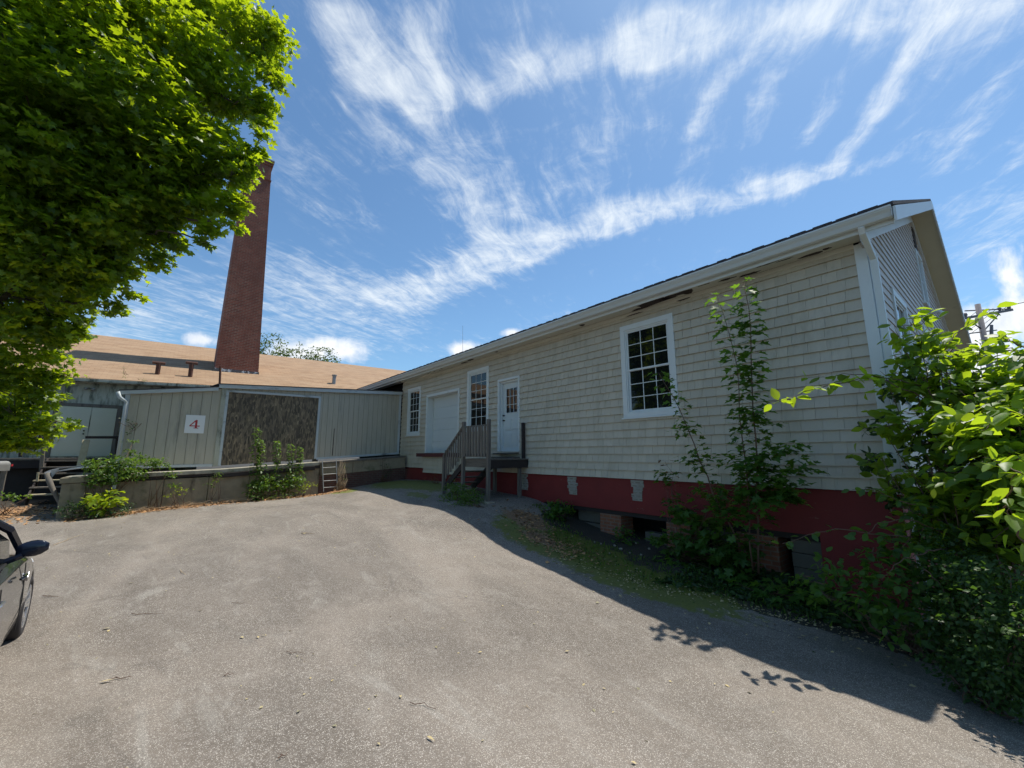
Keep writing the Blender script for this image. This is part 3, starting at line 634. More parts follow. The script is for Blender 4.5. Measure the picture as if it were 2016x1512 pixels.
# ================================================================ panelled shed
sh = thing('loading_shed', 'low panel sided shed with boarded opening behind the concrete dock', 'shed', (16.136, 4.5, -.2))
X0 = 16.136
def zb(y): return .04-.0635*(y-.07) if y < 6.6 else -.375-.012*(y-6.6)
def zt(y): return 2.757-.0545*(y-.2)
def ztl(y): return 2.32-.145*(y-6.6)
for nm, y0, y1, top in (('right', .1, 3.44, zt), ('mid', 3.44, 6.55, zt), ('left', 6.68, 9.0, ztl)):
    m = MB(); y = y0; w = .203 if nm != 'left' else .262
    while y < y1-.01:
        ye = min(y+w, y1)
        lo = zb if nm != 'mid' else (lambda q: 2.2+.0*q)
        m.boxz(X0, X0+.03, y+.006, ye-.006, lo, lambda q: top(q)-.05, random.random()); y = ye
    obj('panel_wall', m, 't111', sh)
m = MB(); m.boxz(X0+.012, X0+.06, .1, 3.44, zb, lambda q: zt(q)-.05); m.boxz(X0+.012, X0+.06, 6.68, 9.0, zb, lambda q: ztl(q)-.05); m.boxz(X0+.012, X0+.06, 3.44, 6.55, lambda q: 2.2, lambda q: zt(q)-.05); obj('wall_backing', m, 'groove', sh)
m = MB(); m.boxz(X0+.01, X0+.03, 3.52, 6.47, lambda q: zb(q)-.0, lambda q: 2.20-.012*(q-3.5)); obj('chipboard_sheet', m, 'osb', sh)
m = MB(); fz = lambda q: 2.20-.012*(q-3.5)
m.boxz(X0-.03, X0+.03, 3.44, 3.52, lambda q: zb(q)+.02, lambda q: fz(q)+.07); m.boxz(X0-.03, X0+.03, 6.47, 6.55, lambda q: zb(q)-.02, lambda q: fz(q)+.07)
m.boxz(X0-.032, X0+.03, 3.52, 6.47, fz, lambda q: fz(q)+.075); obj('opening_frame', m, 'blue_trim', sh, bevel=.003)
m = MB(); m.boxz(X0-.03, X0+.02, .17, 3.44, lambda q: zb(q)-.02, lambda q: zb(q)+.06); obj('corner_trim', m, 'blue_trim', sh, bevel=.003); m = MB(); m.boxz(X0-.028, X0+.02, .07, .17, lambda q: zb(q)-.02, lambda q: zt(q)-.1); obj('corner_trim', m, 'blue_trim', sh, bevel=.003); m = MB(); m.boxz(X0-.025, X0+.02, 6.70, 9.0, lambda q: zb(q)-.02, lambda q: zb(q)+.06); obj('corner_trim', m, 'blue_trim', sh, bevel=.003); m = MB()
m.boxz(X0-.03, X0+.02, 9.0, 9.11, lambda q: zb(q)-.03, lambda q: ztl(q)-.09); obj('corner_trim', m, 'blue_trim', sh, bevel=.003)
m = MB(); m.boxz(X0-.035, X0+.04, 6.551, 6.69, lambda q: zb(q)-.02, lambda q: zt(q)-.12); obj('middle_board', m, 'old_white', sh, bevel=.003)
m = MB(); m.boxz(X0-.10, X0-.07, .06, 6.78, lambda q: zt(q)-.13, zt); m.boxz(X0-.07, X0+.02, .06, 6.78, lambda q: zt(q)-.03, lambda q: zt(q)-.004); obj('fascia', m, 'blue_trim', sh, bevel=.003)
m = MB(); m.boxz(X0-.10, X0-.07, 6.785, 9.24, lambda q: ztl(q)-.12, ztl); m.boxz(X0-.07, X0+.02, 6.785, 9.24, lambda q: ztl(q)-.03, lambda q: ztl(q)-.004); obj('fascia', m, 'blue_trim', sh, bevel=.003)
m = MB()
def quadslab(m, P, t): m.hexa([(x, y, z-t) for x, y, z in P]+[tuple(p) for p in P])
quadslab(m, [(X0-.12, .05, zt(.05)+.03), (21.2, .05, 3.3), (21.2, 6.8, 2.98), (X0-.12, 6.8, zt(6.8)+.03)], .025)
quadslab(m, [(X0-.12, 6.8, ztl(6.8)+.03), (21.2, 6.8, 2.9), (21.2, 9.2, 2.35), (X0-.12, 9.26, ztl(9.26)+.03)], .025); obj('roof', m, 'shingle_dark', sh)
m = MB(); m.boxz(X0+.02, 21.3, 9.0, 9.06, zb, lambda q: ztl(q)-.06); obj('side_wall', m, 't111', sh)
m = MB(); m.tube([PS(432.5, 756, 16.2), PS(434, 722, 16.2)], .035, 8); obj('stub_pipe', m, 'rust', sh)
m = MB(); m.prism([(3.0-.0, 0), (3.03, 0), (3.02, 1.05), (3.0, 1.1)], lambda u, v, t: (X0-.004-t, u-.16, zb(2.9)+.1+v), .006); obj('wall_split', m, 'rot', sh)
ds = thing('downspout', 'peeling white downspout on the left corner of the panel shed', 'downspout', PS(238, 895, X0-.05))
m = MB(); q = [PS(232, 771, X0-.12), PS(236, 782, X0-.1), PS(250, 792, X0-.08), PS(247, 800, X0-.08), PS(232, 897, X0-.08)]
m.tube(q, [.05, .05, .045, .045, .045], 8); obj('pipe', m, 'blue_trim', ds, smooth=True)
m = MB(); m.beam(PS(231, 918, 15.1), PS(224, 962, 15.1), .09, .07, up=(1, 0, 0)); obj('lower_pipe', m, 'blue_trim', ds)
sg = thing('number_sign', 'white square sign with a red number 4 on the panel shed', 'sign', (X0, 7.31, .7))
m = MB(); m.box(X0-.025, X0-.008, 7.05, 7.57, .70, 1.30); obj('board', m, 'sign_white', sg)
m = MB(); cy, cz, sc_ = 7.31, .86, .28
TF = lambda u, v, t: (X0-.0255-t*.003, cy-(u-.5)*sc_, cz+v*sc_)
for poly in ([(.52, .34), (.72, .34), (.72, 1.0), (.60, 1.0), (.52, .88)], [(.52, .23), (.72, .23), (.72, .08), (.52, .08)], [(.40, 0), (.86, 0), (.86, .08), (.40, .08)], [(0, .23), (.98, .23), (.98, .34), (0, .34)], [(0, .34), (.13, .34), (.60, .90), (.60, 1.0), (.55, 1.0)]):
    m.prism(poly, TF, 1)
obj('numeral', m, 'sign_red', sg)
# ================================================================ loading dock
dk = thing('loading_dock', 'stained concrete loading dock with mossy top running below the shed', 'loading dock', (15.3, 5, -1.4))
def dz(y): return np.interp(y, [.3, .5, 3.6, 6.5, 10.1], [-.03, -.06, -.275, -.467, -.60])
ys = [.12, 1.2, 2.3, 3.5, 4.6, 5.7, 6.8, 7.9, 9.0, 9.95]
for i in range(len(ys)-1):
    a, b = ys[i], ys[i+1]
    if b <= 3.51:
        m = MB(); m.boxz(15.32, 15.42, a, b, lambda q: -1.8, lambda q: dz(q)-.5); obj('brick_base', m, 'old_brick', dk)
        m = MB(); m.boxz(15.30+random.uniform(0, .01), 16.2, a+.004, b-.004, lambda q: dz(q)-.5, lambda q: dz(q)-.06); obj('wall_panel', m, 'concrete', dk, bevel=.01)
    else:
        m = MB(); m.boxz(15.30+random.uniform(0, .012), 16.2, a+.006, b-.006, lambda q: -2., lambda q: dz(q)-.22); obj('wall_panel', m, 'concrete', dk, bevel=.012)
m = MB()
yy = np.linspace(3.5, 10.0, 27)
for a, b in zip(yy, yy[1:]): m.boxz(15.24+random.uniform(-.012, .012), 16.3, a, b, lambda q: dz(q)-.115, lambda q: dz(q)+.0)
obj('top_slab', m, 'concrete_top', dk, bevel=.008)
m = MB(); m.boxz(15.27, 16.2, 3.5, 9.9, lambda q: dz(q)-.23, lambda q: dz(q)-.117); obj('painted_shadow_gap', m, 'dark_wood', dk)  # solid dark strip paints the shade of the recess under the slab
m = MB(); m.boxz(15.16, 15.27, 3.7, 6.7, lambda q: dz(q)-.27, lambda q: dz(q)-.13); obj('bumper_timber', m, 'dark_wood', dk, bevel=.01)
m = MB()
yy = np.linspace(.12, 3.5, 12)
for a, b in zip(yy, yy[1:]): m.boxz(15.26+random.uniform(-.01, .01), 16.2, a, b, lambda q: dz(q)-.075, lambda q: dz(q)-.01)
obj('timber_edge', m, 'grey_wood', dk, bevel=.006)
m = MB(); m.boxz(15.20, 19.0, 9.55, 10.02, lambda q: -2., lambda q: dz(q)-.18); m.boxz(15.15, 19.0, 9.5, 10.06, lambda q: dz(q)-.17, lambda q: dz(q)-.02); obj('end_pier', m, 'concrete', dk, bevel=.015)
m = MB(); m.boxz(16.2, 19.2, 9.0, 9.6, lambda q: -2., lambda q: dz(q)-.03); obj('side_ramp', m, 'concrete', dk)
ld = thing('ladder', 'short rusty metal ladder standing against the dock wall', 'ladder', PS(650, 968, 14.95))
m = MB(); m.tube([PS(634.5, 908, 15.17), PS(637, 968, 14.98)], .016, 6); obj('rail', m, 'grey_metal', ld)
m = MB(); m.tube([PS(662, 905, 15.17), PS(664, 964, 14.98)], .016, 6); obj('rail', m, 'grey_metal', ld)
for i, y in enumerate((921, 934, 947, 960)):
    m = MB(); sx = 15.17-.19*(y-908)/60; m.tube([PS(635+i*.6, y, sx), PS(662.5+i*.5, y-1.8, sx)], .013, 6); obj('rung', m, 'grey_metal', ld)
# ================================================================ brown roofed mill
ml = thing('mill_building', 'long low old building with brown shingle roof and weathered white boarded wall', 'building', (21.5, 10, -1.5))
XE = 21.2; XR = 29.6
e0, e1 = PS(108, 741, XE), PS(400, 757.5, XE); r0, r1, r2 = PS(160, 657, XR), PS(430, 685.5, XR), PS(800, 731, XR)
ke = (e1[2]-e0[2])/(e1[1]-e0[1]); ZE = lambda y: e0[2]+ke*(y-e0[1])
kr = np.polyfit([r0[1], r1[1], r2[1]], [r0[2], r1[2], r2[2]], 1); ZR = lambda y: kr[0]*y+kr[1]
m = MB(); quadslab(m, [(XE, -14, ZE(-14)), (XR, -14, ZR(-14)), (XR, 21, ZR(21)), (XE, 21, ZE(21))], .10)
quadslab(m, [(38, -14, ZE(-14)), (38, 21, ZE(21)), (XR+.003, 21, ZR(21)), (XR+.003, -14, ZR(-14))], .10); mr = obj('roof', m, 'roof', ml)
def roof_hit(px, py):
    r = ray(px, py); lo, hi = 20, 60
    f = lambda t: (lambda p: p[2]-(ZE(p[1])+(ZR(p[1])-ZE(p[1]))*(p[0]-XE)/(XR-XE)))(CAM+r*t)
    t = (XE+.05-CAM[0])/r[0]; b = (XR-CAM[0])/r[0]
    for _ in range(40):
        mdl = (t+b)/2
        if f(t)*f(mdl) <= 0: b = mdl
        else: t = mdl
    return CAM+r*t
m = MB(); m.boxz(21.5, 21.56, 6.9, 21, lambda q: -2, lambda q: ZE(q)-.02); obj('wall', m, 'old_white', ml)
m = MB(); m.boxz(21.485, 21.5, 6.9, 21, lambda q: 2.16, lambda q: 2.34)
y = 6.9
while y < 21: m.boxz(21.49, 21.5, y, y+.2-.012, lambda q: -1.9, lambda q: ZE(q)-.12); y += .2
obj('wall_board', m, 'old_white', ml)
m = MB(); m.boxz(XE-.12, XE, 6.8, 21, lambda q: ZE(q)-.14, lambda q: ZE(q)-.035); m.boxz(XE, 21.5, 6.8, 21, lambda q: ZE(q)-.16, lambda q: ZE(q)-.13); obj('eave_gutter', m, 'old_white', ml, bevel=.01)
m = MB(); m.boxz(XE-.10, XE+.02, 6.8, 21, lambda q: ZE(q)-.033, lambda q: ZE(q)-.012); obj('gutter_debris', m, 'rot', ml)
a = PS(232, 804, 21.47); b = PS(116, 799, 21.47); zt1 = 1.81; zb1 = -.07
m = MB(); m.box(21.44, 21.488, b[1], b[1]+.12, -.12, 1.94); m.box(21.44, 21.488, a[1]-.12, a[1], -.12, 1.94); m.box(21.438, 21.488, a[1], b[1], 1.82, 1.94)
dd = obj('double_door', m, 'grey_wood', ml, bevel=.004)
yc = PS(174, 850, 21.47)[1]
for p, q in ((a[1]+.01, yc-.01), (yc+.02, b[1]-.01)):
    m = MB(); m.box(21.455, 21.485, p, q, zb1, zt1); obj('door_leaf', m, 'cream_door', dd, bevel=.003)
m = MB(); m.box(21.45, 21.487, yc-.01, yc+.02, zb1, zt1); obj('astragal', m, 'old_white', dd)
for z in (.78, .9):
    m = MB(); m.tube([(21.455, yc+.12, z), (21.42, yc+.12, z), (21.40, yc+.12, z)], [.02, .02, .03], 8); obj('door_knob', m, 'metal_dark', dd)
p = PS(177, 765, 21.42); m = MB()
for k in (-.09, .09): m.tube([p+[0.05, 0, .02], p+[0, k, 0], p+[-.06, k*1.2, -.03]], [.02, .035, .055], 8)
obj('flood_light', m, 'grey_metal', ml, smooth=True)
def vent(px, pyb, pyt, cap, mt, rad):
    q = roof_hit(px, pyb); t = PS(px+1, pyt, q[0]); h = t[2]-q[2]
    m = MB(); m.tube([q-[0, 0, .1], q+[0, 0, h-.05]], rad, 10); vo = obj('vent_pipe', m, mt, ml, smooth=False)
    m = MB()
    if cap: m.tube([q+[-.0, -.22, h-.03], q+[0, .22, h-.03]], rad*.75, 8)
    else: m.tube([q+[0, 0, h-.06], q+[0, 0, h]], rad*1.4, 12)
    obj('cap', m, mt, vo)
vent(309.5, 738, 713, True, 'rust', .085); vent(374, 743, 713, True, 'rust', .085); vent(657, 758, 738, False, 'grey_metal', .10)
# brick smokestack
XC = 23.55
bl, br_, tl, tr_ = PS(422, 733, XC), PS(508, 745, XC), PS(489.5, 296, XC), PS(538, 308, XC)
cyb = (bl[1]+br_[1])/2; wb = bl[1]-br_[1]; cyt = (tl[1]+tr_[1])/2; wt = tl[1]-tr_[1]; zb_, zt_ = (bl[2]+br_[2])/2, (tl[2]+tr_[2])/2
ck = thing('brick_chimney', 'tall tapering red brick factory chimney rising through the brown roof', 'chimney', (XC+wb/2, cyb, zb_))
def ring(z, ex=0.):
    f = (z-zb_)/(zt_-zb_); w = wb+(wt-wb)*f+ex; cy_ = cyb+(cyt-cyb)*f; cx_ = XC+wb/2
    return [(cx_-w/2, cy_-w/2, z), (cx_+w/2, cy_-w/2, z), (cx_+w/2, cy_+w/2, z), (cx_-w/2, cy_+w/2, z)]
def lift(m, zs):
    R = [ring(z, e) for z, e in zs]; b = len(m.v); vs = [p for r in R for p in r]; fs = []
    for i in range(len(R)-1):
        for j in range(4): fs.append((i*4+j, i*4+(j+1) % 4, (i+1)*4+(j+1) % 4, (i+1)*4+j))
    fs += [(3, 2, 1, 0), tuple(len(vs)-4+j for j in range(4))]; m.add(vs, fs)
m = MB(); lift(m, [(zb_-.6, 0), (zt_-1.3, 0)]); obj('shaft', m, 'stack_brick', ck)
m = MB(); lift(m, [(zt_-1.3, 0), (zt_-1.29, .05), (zt_-1.22, .08), (zt_-1.21, .0), (zt_-.35, 0), (zt_-.34, .08), (zt_-.22, .10), (zt_-.21, .18), (zt_-.1, .2)]); obj('corbelled_top', m, 'stack_brick', ck)
m = MB(); lift(m, [(zt_-.1, .25), (zt_, .25)]); obj('cap_stone', m, 'concrete', ck)
m = MB(); lift(m, [(zb_-.45, .12), (zb_+.28, .05)]); obj('flashing', m, 'flashing', ck)
# ================================================================ back door steps, rails, debris
bs = thing('wooden_steps', 'dark open wooden steps up to the double door at far left', 'stairs', (18.6, 10.6, -1.3))
for i in range(6):
    s = 18+.33*i; z = -1.2+.2*i; m = MB(); m.box(s, s+.30, 10.0, 11.12, z-.04, z); obj('tread', m, 'pale_wood' if i in (0, 2) else 'deck_wood', bs, bevel=.003)
for y in (10.05, 11.07):
    m = MB(); m.beam((18.05, y, -1.4), (20.0, y, -.22), .04, .26); obj('stringer', m, 'dark_wood', bs)
m = MB(); m.box(19.95, 21.4, 9.2, 13.0, -.18, -.12); obj('platform', m, 'deck_wood', bs)
m = MB(); m.box(19.97, 20.01, 9.2, 13.0, -.45, -.185); m.box(20.3, 21.3, 9.3, 12.9, -1.9, -.2); obj('skirt_and_dark_fill', m, 'dark_wood', bs)  # skirt board, plus a dark block painting the shade under the platform
def bpx(a, b, s, w, mt, nm, h=None): m = MB(); m.beam(PS(*a, s), PS(*b, s), w, h or w, up=(1, 0, 0)); obj(nm, m, mt, bs, bevel=.004)
bpx((87, 862), (80, 938), 19.4, .09, 'grey_wood', 'post'); bpx((16, 862), (90, 862), 19.42, .09, 'dark_wood', 'top_rail'); bpx((42, 866), (40, 900), 19.9, .08, 'dark_wood', 'post')
bpx((168, 861), (236, 861), 19.8, .09, 'dark_wood', 'top_rail'); bpx((232, 858), (229, 905), 19.85, .10, 'dark_wood', 'post')
bpx((75, 930), (73, 948), 18.6, .05, 'pale_wood', 'stub_post')
pk = MB(); pk.beam(PS(170, 866, 17.2), PS(158, 920, 16.9), .17, .04, up=(1, 0, 0))
obj('plank', pk, 'pale_wood', base=PS(158, 920, 16.9), bevel=.004, label='pale weathered plank standing upright beside the double door steps', category='plank')
bt = thing('bent_gutter', 'crumpled white metal gutter hanging off a leaning post at the dock end', 'gutter', PS(118, 1000, 15.6))
m = MB(); up_ = [(87, 930), (101, 925), (116, 921), (140, 918.5), (160, 916.5), (172, 913)]; lw = [(97, 946), (104, 938), (117, 923), (140, 920.5), (160, 919), (172, 915)]
for i in range(5):
    s0, s1 = 16.0+.05*i, 16.05+.05*i
    q = [PS(*up_[i], s0), PS(*up_[i+1], s1), PS(*lw[i+1], s1+.1), PS(*lw[i], s0+.1)]; q = [np.array(x) for x in q]
    m.hexa([x for x in q]+[x+np.array([.05, 0, .004]) for x in q])
m.tube([PS(x, y+1, 16.2) for x, y in [(110, 927), (140, 922), (172, 918), (205, 916), (232, 917)]], [.02, .03, .03, .03, .03], 6)
obj('sheet', m, 'bent_sheet', bt)
m = MB(); m.tube([PS(93, 932, 16.05), PS(98, 950, 16.0), PS(106, 968, 15.9), PS(117, 988, 15.8), PS(121, 1004, 15.7)], [.07, .065, .055, .05, .05], 7); obj('post', m, 'grey_wood', bt, smooth=True)
c = PY(10, 918, 13.0); mbx = thing('mailbox', 'grey metal mailbox on a wooden post at the left edge', 'mailbox', (c[0], c[1], GH(c[0], c[1])))
m = MB(); pr = [(-.12, -.14), (.12, -.14)]+[(.12*math.cos(t), .04+.12*math.sin(t)) for t in np.linspace(0, math.pi, 9)]
m.prism(pr, lambda u, v, t: (c[0]+.38*u-.25+t*.93, c[1]+u*.93+.25-t*.38, c[2]+v), .55); obj('box', m, 'grey_metal', mbx, bevel=.006)
m = MB(); m.beam((c[0], c[1], c[2]-.14), (c[0], c[1], GH(c[0], c[1])), .11, up=(1, 0, 0)); obj('post', m, 'grey_wood', mbx)
m = MB(); m.box(c[0]-.2, c[0]+.0, c[1]-.16, c[1]-.145, c[2]+.0, c[2]+.06); obj('flag', m, 'sign_red', mbx)
# ================================================================ poles and aerial
p0 = PY(1927, 612, 20); gb = (p0[0], p0[1], -1.8)
up_ = thing('utility_pole', 'wooden utility pole with crossarm and insulators behind the gable', 'utility pole', gb)
m = MB(); m.tube([(p0[0], p0[1], -1.8), p0+[0, 0, .35]], [.16, .11], 10); obj('pole', m, 'pole_wood', up_, smooth=True)
a, b = PY(1897, 627, 19.8), PY(1992, 610, 20.6)
m = MB(); m.beam(a, b, .11, .12); m.beam(PY(1900, 612, 20), PY(1990, 608, 20.8), .05, .05); obj('crossarm', m, 'pole_wood', up_)
m = MB(); m.beam(PY(1905, 657, 19.8), PY(1962, 650, 20.4), .05); m.beam(p0-[0, 0, 1.1], PY(1965, 620, 20.3), .04); m.beam(p0-[0, 0, 1.0], PY(1905, 628, 19.8), .04); obj('brace', m, 'metal_dark', up_)
for f in (.05, .3, .75, .95):
    q = a+(b-a)*f; m = MB(); m.tube([q, q+[0, 0, .1], q+[0, 0, .14], q+[0, 0, .26]], [.03, .05, .08, .05], 8); obj('insulator', m, 'porcelain', up_, smooth=True)
m = MB(); m.tube([PY(1952, 640, 20.2), PY(1952, 672, 20.2)], [.06, .08], 8); obj('arrester', m, 'porcelain', up_)
wr = MB()
for f in (.05, .3, .75, .95):
    q = a+(b-a)*f+np.array([0, 0, .27]); dirv = np.array([.55, -1., 0]); 
    for sg_ in (-1, 1):
        e = q+dirv*sg_*26; k = 14; pts = [q+(e-q)*t/k-np.array([0, 0, 1.6*4*(t/k)*(1-t/k)]) for t in range(k+1)]
        if sg_ == 1 or f > .5: wr.tube(pts, .014, 4)
obj('overhead_wires', wr, 'metal_dark', base=a, label='thin power lines strung from the utility pole', category='wires')
q = PY(911, 700, 40); m = MB(); m.tube([q-[0, 0, 9], q, PY(911, 641, 40)], [.022, .018, .012], 5)
obj('radio_mast', m, 'aerial', base=q-[0, 0, 9], label='very thin aerial mast rising behind the wing roof', category='mast')
# ================================================================ car
MT['paint'] = simple('grey_car_paint', (.05, .056, .066), .25, .04, 2, metal=.55, bmp=0); MT['paint'].node_tree.nodes['Principled BSDF'].inputs['Coat Weight'].default_value = .8
MT['navy'] = simple('dark_navy_plastic', (.01, .014, .028), .12, .05, 2, bmp=0)
MT['car_glass'] = simple('car_glass', (.01, .012, .012), .03, .05, 1, bmp=0)
MT['rubber'] = simple('tyre_rubber', (.025, .022, .024), .8, .2, 10, bmp=.1)
MT['alloy'] = simple('alloy_rim', (.62, .62, .64), .25, .05, 2, metal=.85, bmp=0)
MT['plastic'] = simple('black_plastic', (.015, .015, .015), .6, .1, 4, bmp=0)
MT['lamp_clear'] = simple('headlamp_lens', (.6, .62, .65), .1, .05, 2, bmp=0); MT['lamp_red'] = simple('tail_lamp_lens', (.3, .01, .01), .15, .05, 2, bmp=0)
cz = GH(4.5, 8.9)
car = thing('parked_car', 'dark grey sedan partly in view at the left edge with its wing mirror out', 'car', (1.95, 9.76, cz))
def CF(x, y, z): return (1.95+x, 9.76+y, cz+z)
def loft(m, secs, close=True):
    b = len(m.v); n = len(secs[0])
    for s in secs:
        for p in s: m.v.append(CF(*p)); m.r.append(.5)
    for i in range(len(secs)-1):
        for j in range(n): m.f.append((b+i*n+j, b+i*n+(j+1) % n, b+(i+1)*n+(j+1) % n, b+(i+1)*n+j))
    m.f.append(tuple(b+j for j in range(n))); m.f.append(tuple(b+(len(secs)-1)*n+n-1-j for j in range(n)))
def sec(x, w, zb, belt, crown):
    h = [(w*.86, zb), (w*.97, zb+.10), (w, zb+.30), (w*.995, (zb+belt)/2+.12), (w*.96, belt-.06), (w*.88, belt)]
    return [(x, -a, z) for a, z in h]+[(x, -w*.45, belt+crown), (x, w*.45, belt+crown)]+[(x, a, z) for a, z in reversed(h)]
m = MB(); loft(m, [sec(.0, .62, .42, .86, .02), sec(.08, .80, .26, .93, .03), sec(.5, .89, .20, .99, .03), sec(1.2, .905, .19, .98, .02), sec(2.2, .91, .19, .95, .02), sec(3.1, .91, .19, .93, .03), sec(3.7, .90, .19, .87, .05), sec(4.2, .87, .20, .76, .05), sec(4.48, .74, .26, .66, .03), sec(4.58, .56, .36, .58, .01)])
body = obj('body', m, 'paint', car)
cut = MB()
for x in (.95, 3.75):
    for s in (-1, 1): cut.tube([CF(x, s*.70, .31), CF(x, s*1.2, .31)], .365, 28)
tmp = obj('cutter', cut, 'plastic', car)
bo = body.modifiers.new('arch', 'BOOLEAN'); bo.object = tmp; bo.operation = 'DIFFERENCE'; bo.solver = 'EXACT'
sb = body.modifiers.new('bev', 'BEVEL'); sb.width = .012; sb.segments = 2; sb.limit_method = 'ANGLE'; sb.angle_limit = .5
bpy.context.view_layer.update(); dg = bpy.context.evaluated_depsgraph_get()
nm_ = bpy.data.meshes.new_from_object(body.evaluated_get(dg)); body.modifiers.clear(); body.data = nm_
bpy.data.objects.remove(tmp, do_unlink=True); nm_.shade_smooth()
try: nm_.set_sharp_from_angle(angle=.55)
except Exception: pass
def gsec(x, w0, zt_, w1, b): return [(x, -w0, b), (x, -w0*.97, b+(zt_-b)*.5), (x, -w1, zt_), (x, 0, zt_+.03), (x, w1, zt_), (x, w0*.97, b+(zt_-b)*.5), (x, w0, b)]
m = MB(); loft(m, [gsec(.55, .70, 1.02, .62, .95), gsec(1.15, .80, 1.33, .60, .95), gsec(1.7, .81, 1.42, .61, .94), gsec(2.4, .81, 1.43, .61, .93), gsec(2.9, .80, 1.32, .58, .92), gsec(3.45, .72, .98, .60, .90)]); gh = obj('cabin_glass', m, 'car_glass', car)
m = MB(); loft(m, [[(x, -w, z), (x, -w*.9, z+.03), (x, 0, z+.05), (x, w*.9, z+.03), (x, w, z)] for x, w, z in ((1.12, .60, 1.335), (1.7, .63, 1.415), (2.4, .63, 1.425), (2.88, .59, 1.33))]); obj('roof', m, 'paint', car, smooth=True)
m = MB()
for s in (-1, 1):
    for pp_, rr_ in (([CF(3.5, s*.79, .94), CF(3.1, s*.745, 1.19), CF(2.9, s*.60, 1.345)], .035), ([CF(1.12, s*.61, 1.34), CF(.6, s*.72, .99)], .05), ([CF(2.05, s*.82, .95), CF(2.0, s*.63, 1.42)], .03)):
        m = MB(); m.tube(pp_, rr_, 6); obj('pillar', m, 'navy', car)
m = MB()
for s in (-1, 1): m.tube([CF(.6, s*.805, .985), CF(2, s*.815, .965), CF(3.45, s*.80, .925)], .014, 5)
obj('window_trim', m, 'plastic', car)
for s in (-1, 1):
    y = s*.86
    m = MB(); c0 = np.array(CF(2.66, s*.935, 1.06))
    b = len(m.v); rings = []
    for t, (wx, hz) in zip(np.linspace(-.08, .12, 6), [(.04, .035), (.07, .06), (.08, .07), (.08, .072), (.07, .06), (.03, .03)]):
        rings.append([tuple(c0+np.array([math.cos(a)*wx*(1 if math.cos(a) > 0 else .35)-abs(t)*.1, t*s, math.sin(a)*hz+t*.06])) for a in np.linspace(0, 2*math.pi, 13)[:-1]])
    for r_ in rings: m.v += r_; m.r += [.5]*12
    for i in range(5):
        for j in range(12): m.f.append((b+i*12+j, b+i*12+(j+1) % 12, b+(i+1)*12+(j+1) % 12, b+(i+1)*12+j))
    m.f.append(tuple(range(b, b+12))); m.f.append(tuple(b+71-j for j in range(12)))
    mi = obj('wing_mirror', m, 'navy', car, smooth=True)
    m = MB(); m.tube([CF(2.66, s*.80, .965), CF(2.65, s*.90, 1.01)], .03, 6); obj('mirror_arm', m, 'navy', mi)
    m = MB(); m.tube([tuple(c0+np.array([.065, -.07*s, -.045])), tuple(c0+np.array([.085, .03*s, -.035])), tuple(c0+np.array([.06, .115*s, -.01]))], .012, 6); obj('indicator_strip', m, 'lamp_clear', mi)
    for x in (1.75, 2.75):
        m = MB(); m.tube([CF(x-.1, s*.915, .80), CF(x-.07, s*.935, .81), CF(x+.05, s*.935, .81), CF(x+.09, s*.915, .80)], .012, 6); obj('door_handle', m, 'alloy' if x < 2 else 'paint', car)
    m = MB(); m.prism([(-.05, 0), (0, .045), (.05, 0), (0, -.045)], lambda u, v, t: CF(3.2+u, s*(.9+t), .72+v), .014); obj('fender_badge', m, 'alloy', car, bevel=.004)
    for x in (1.92, 3.02):
        m = MB(); m.tube([CF(x, s*.903, .28), CF(x, s*.913, .55), CF(x-.0, s*.895, .88)], .004, 4); obj('door_seam', m, 'plastic', car)
    for x in (.95, 3.75):
        c0 = np.array(CF(x, s*.79, .315)); m = MB(); n = 40; prof = [(-.10, .22), (-.105, .27), (-.09, .305), (-.05, .318), (.05, .318), (.09, .305), (.105, .27), (.10, .22)]
        b = len(m.v)
        for k in range(n):
            an = 2*math.pi*k/n
            for t, r_ in prof: m.v.append(tuple(c0+[math.cos(an)*r_, t, math.sin(an)*r_])); m.r.append(.5)
        for k in range(n):
            for j in range(8): m.f.append((b+k*8+j, b+k*8+(j+1) % 8, b+((k+1) % n)*8+(j+1) % 8, b+((k+1) % n)*8+j))
        wh = obj('wheel', m, 'rubber', car, smooth=True)
        m = MB()
        pts = [tuple(c0+[math.cos(2*math.pi*k/n)*.205, s*.085, math.sin(2*math.pi*k/n)*.205]) for k in range(n+1)]; m.tube(pts, .016, 6, cap=False)
        for k in range(10):
            an = 2*math.pi*(k//2)/5+(.16 if k % 2 else -.16); m.beam(c0+[math.cos(an)*.03, s*.06, math.sin(an)*.03], c0+[math.cos(an)*.21, s*.085, math.sin(an)*.21], .035, .03, up=(0, 1, 0))
        m.tube([tuple(c0+[0, s*.03, 0]), tuple(c0+[0, s*.085, 0])], .045, 12); obj('rim', m, 'alloy', wh)
        m = MB(); m.tube([tuple(c0+[0, -s*.06, 0]), tuple(c0+[0, s*.0, 0])], .20, 20); obj('brake_disc', m, 'plastic', wh)
    m = MB(); m.tube([CF(4.43, s*.62, .62), CF(4.25, s*.80, .68)], .05, 8); obj('headlight', m, 'lamp_clear', car, smooth=True)
    m = MB(); m.tube([CF(.03, s*.5, .78), CF(.12, s*.78, .80)], .05, 8); obj('taillight', m, 'lamp_red', car, smooth=True)
car.rotation_euler = (0, 0, math.radians(3.5)); car.location = (1.95+3.75-(3.75*.99813+.88*.06105), 9.76-.88-.01-(3.75*.06105-.88*.99813), cz)
# ================================================================ trees and plants
def limb(a, b, r0, r1, k=7, amp=.18): return (wob(a, b, k, amp), list(np.linspace(r0, r1, k)))
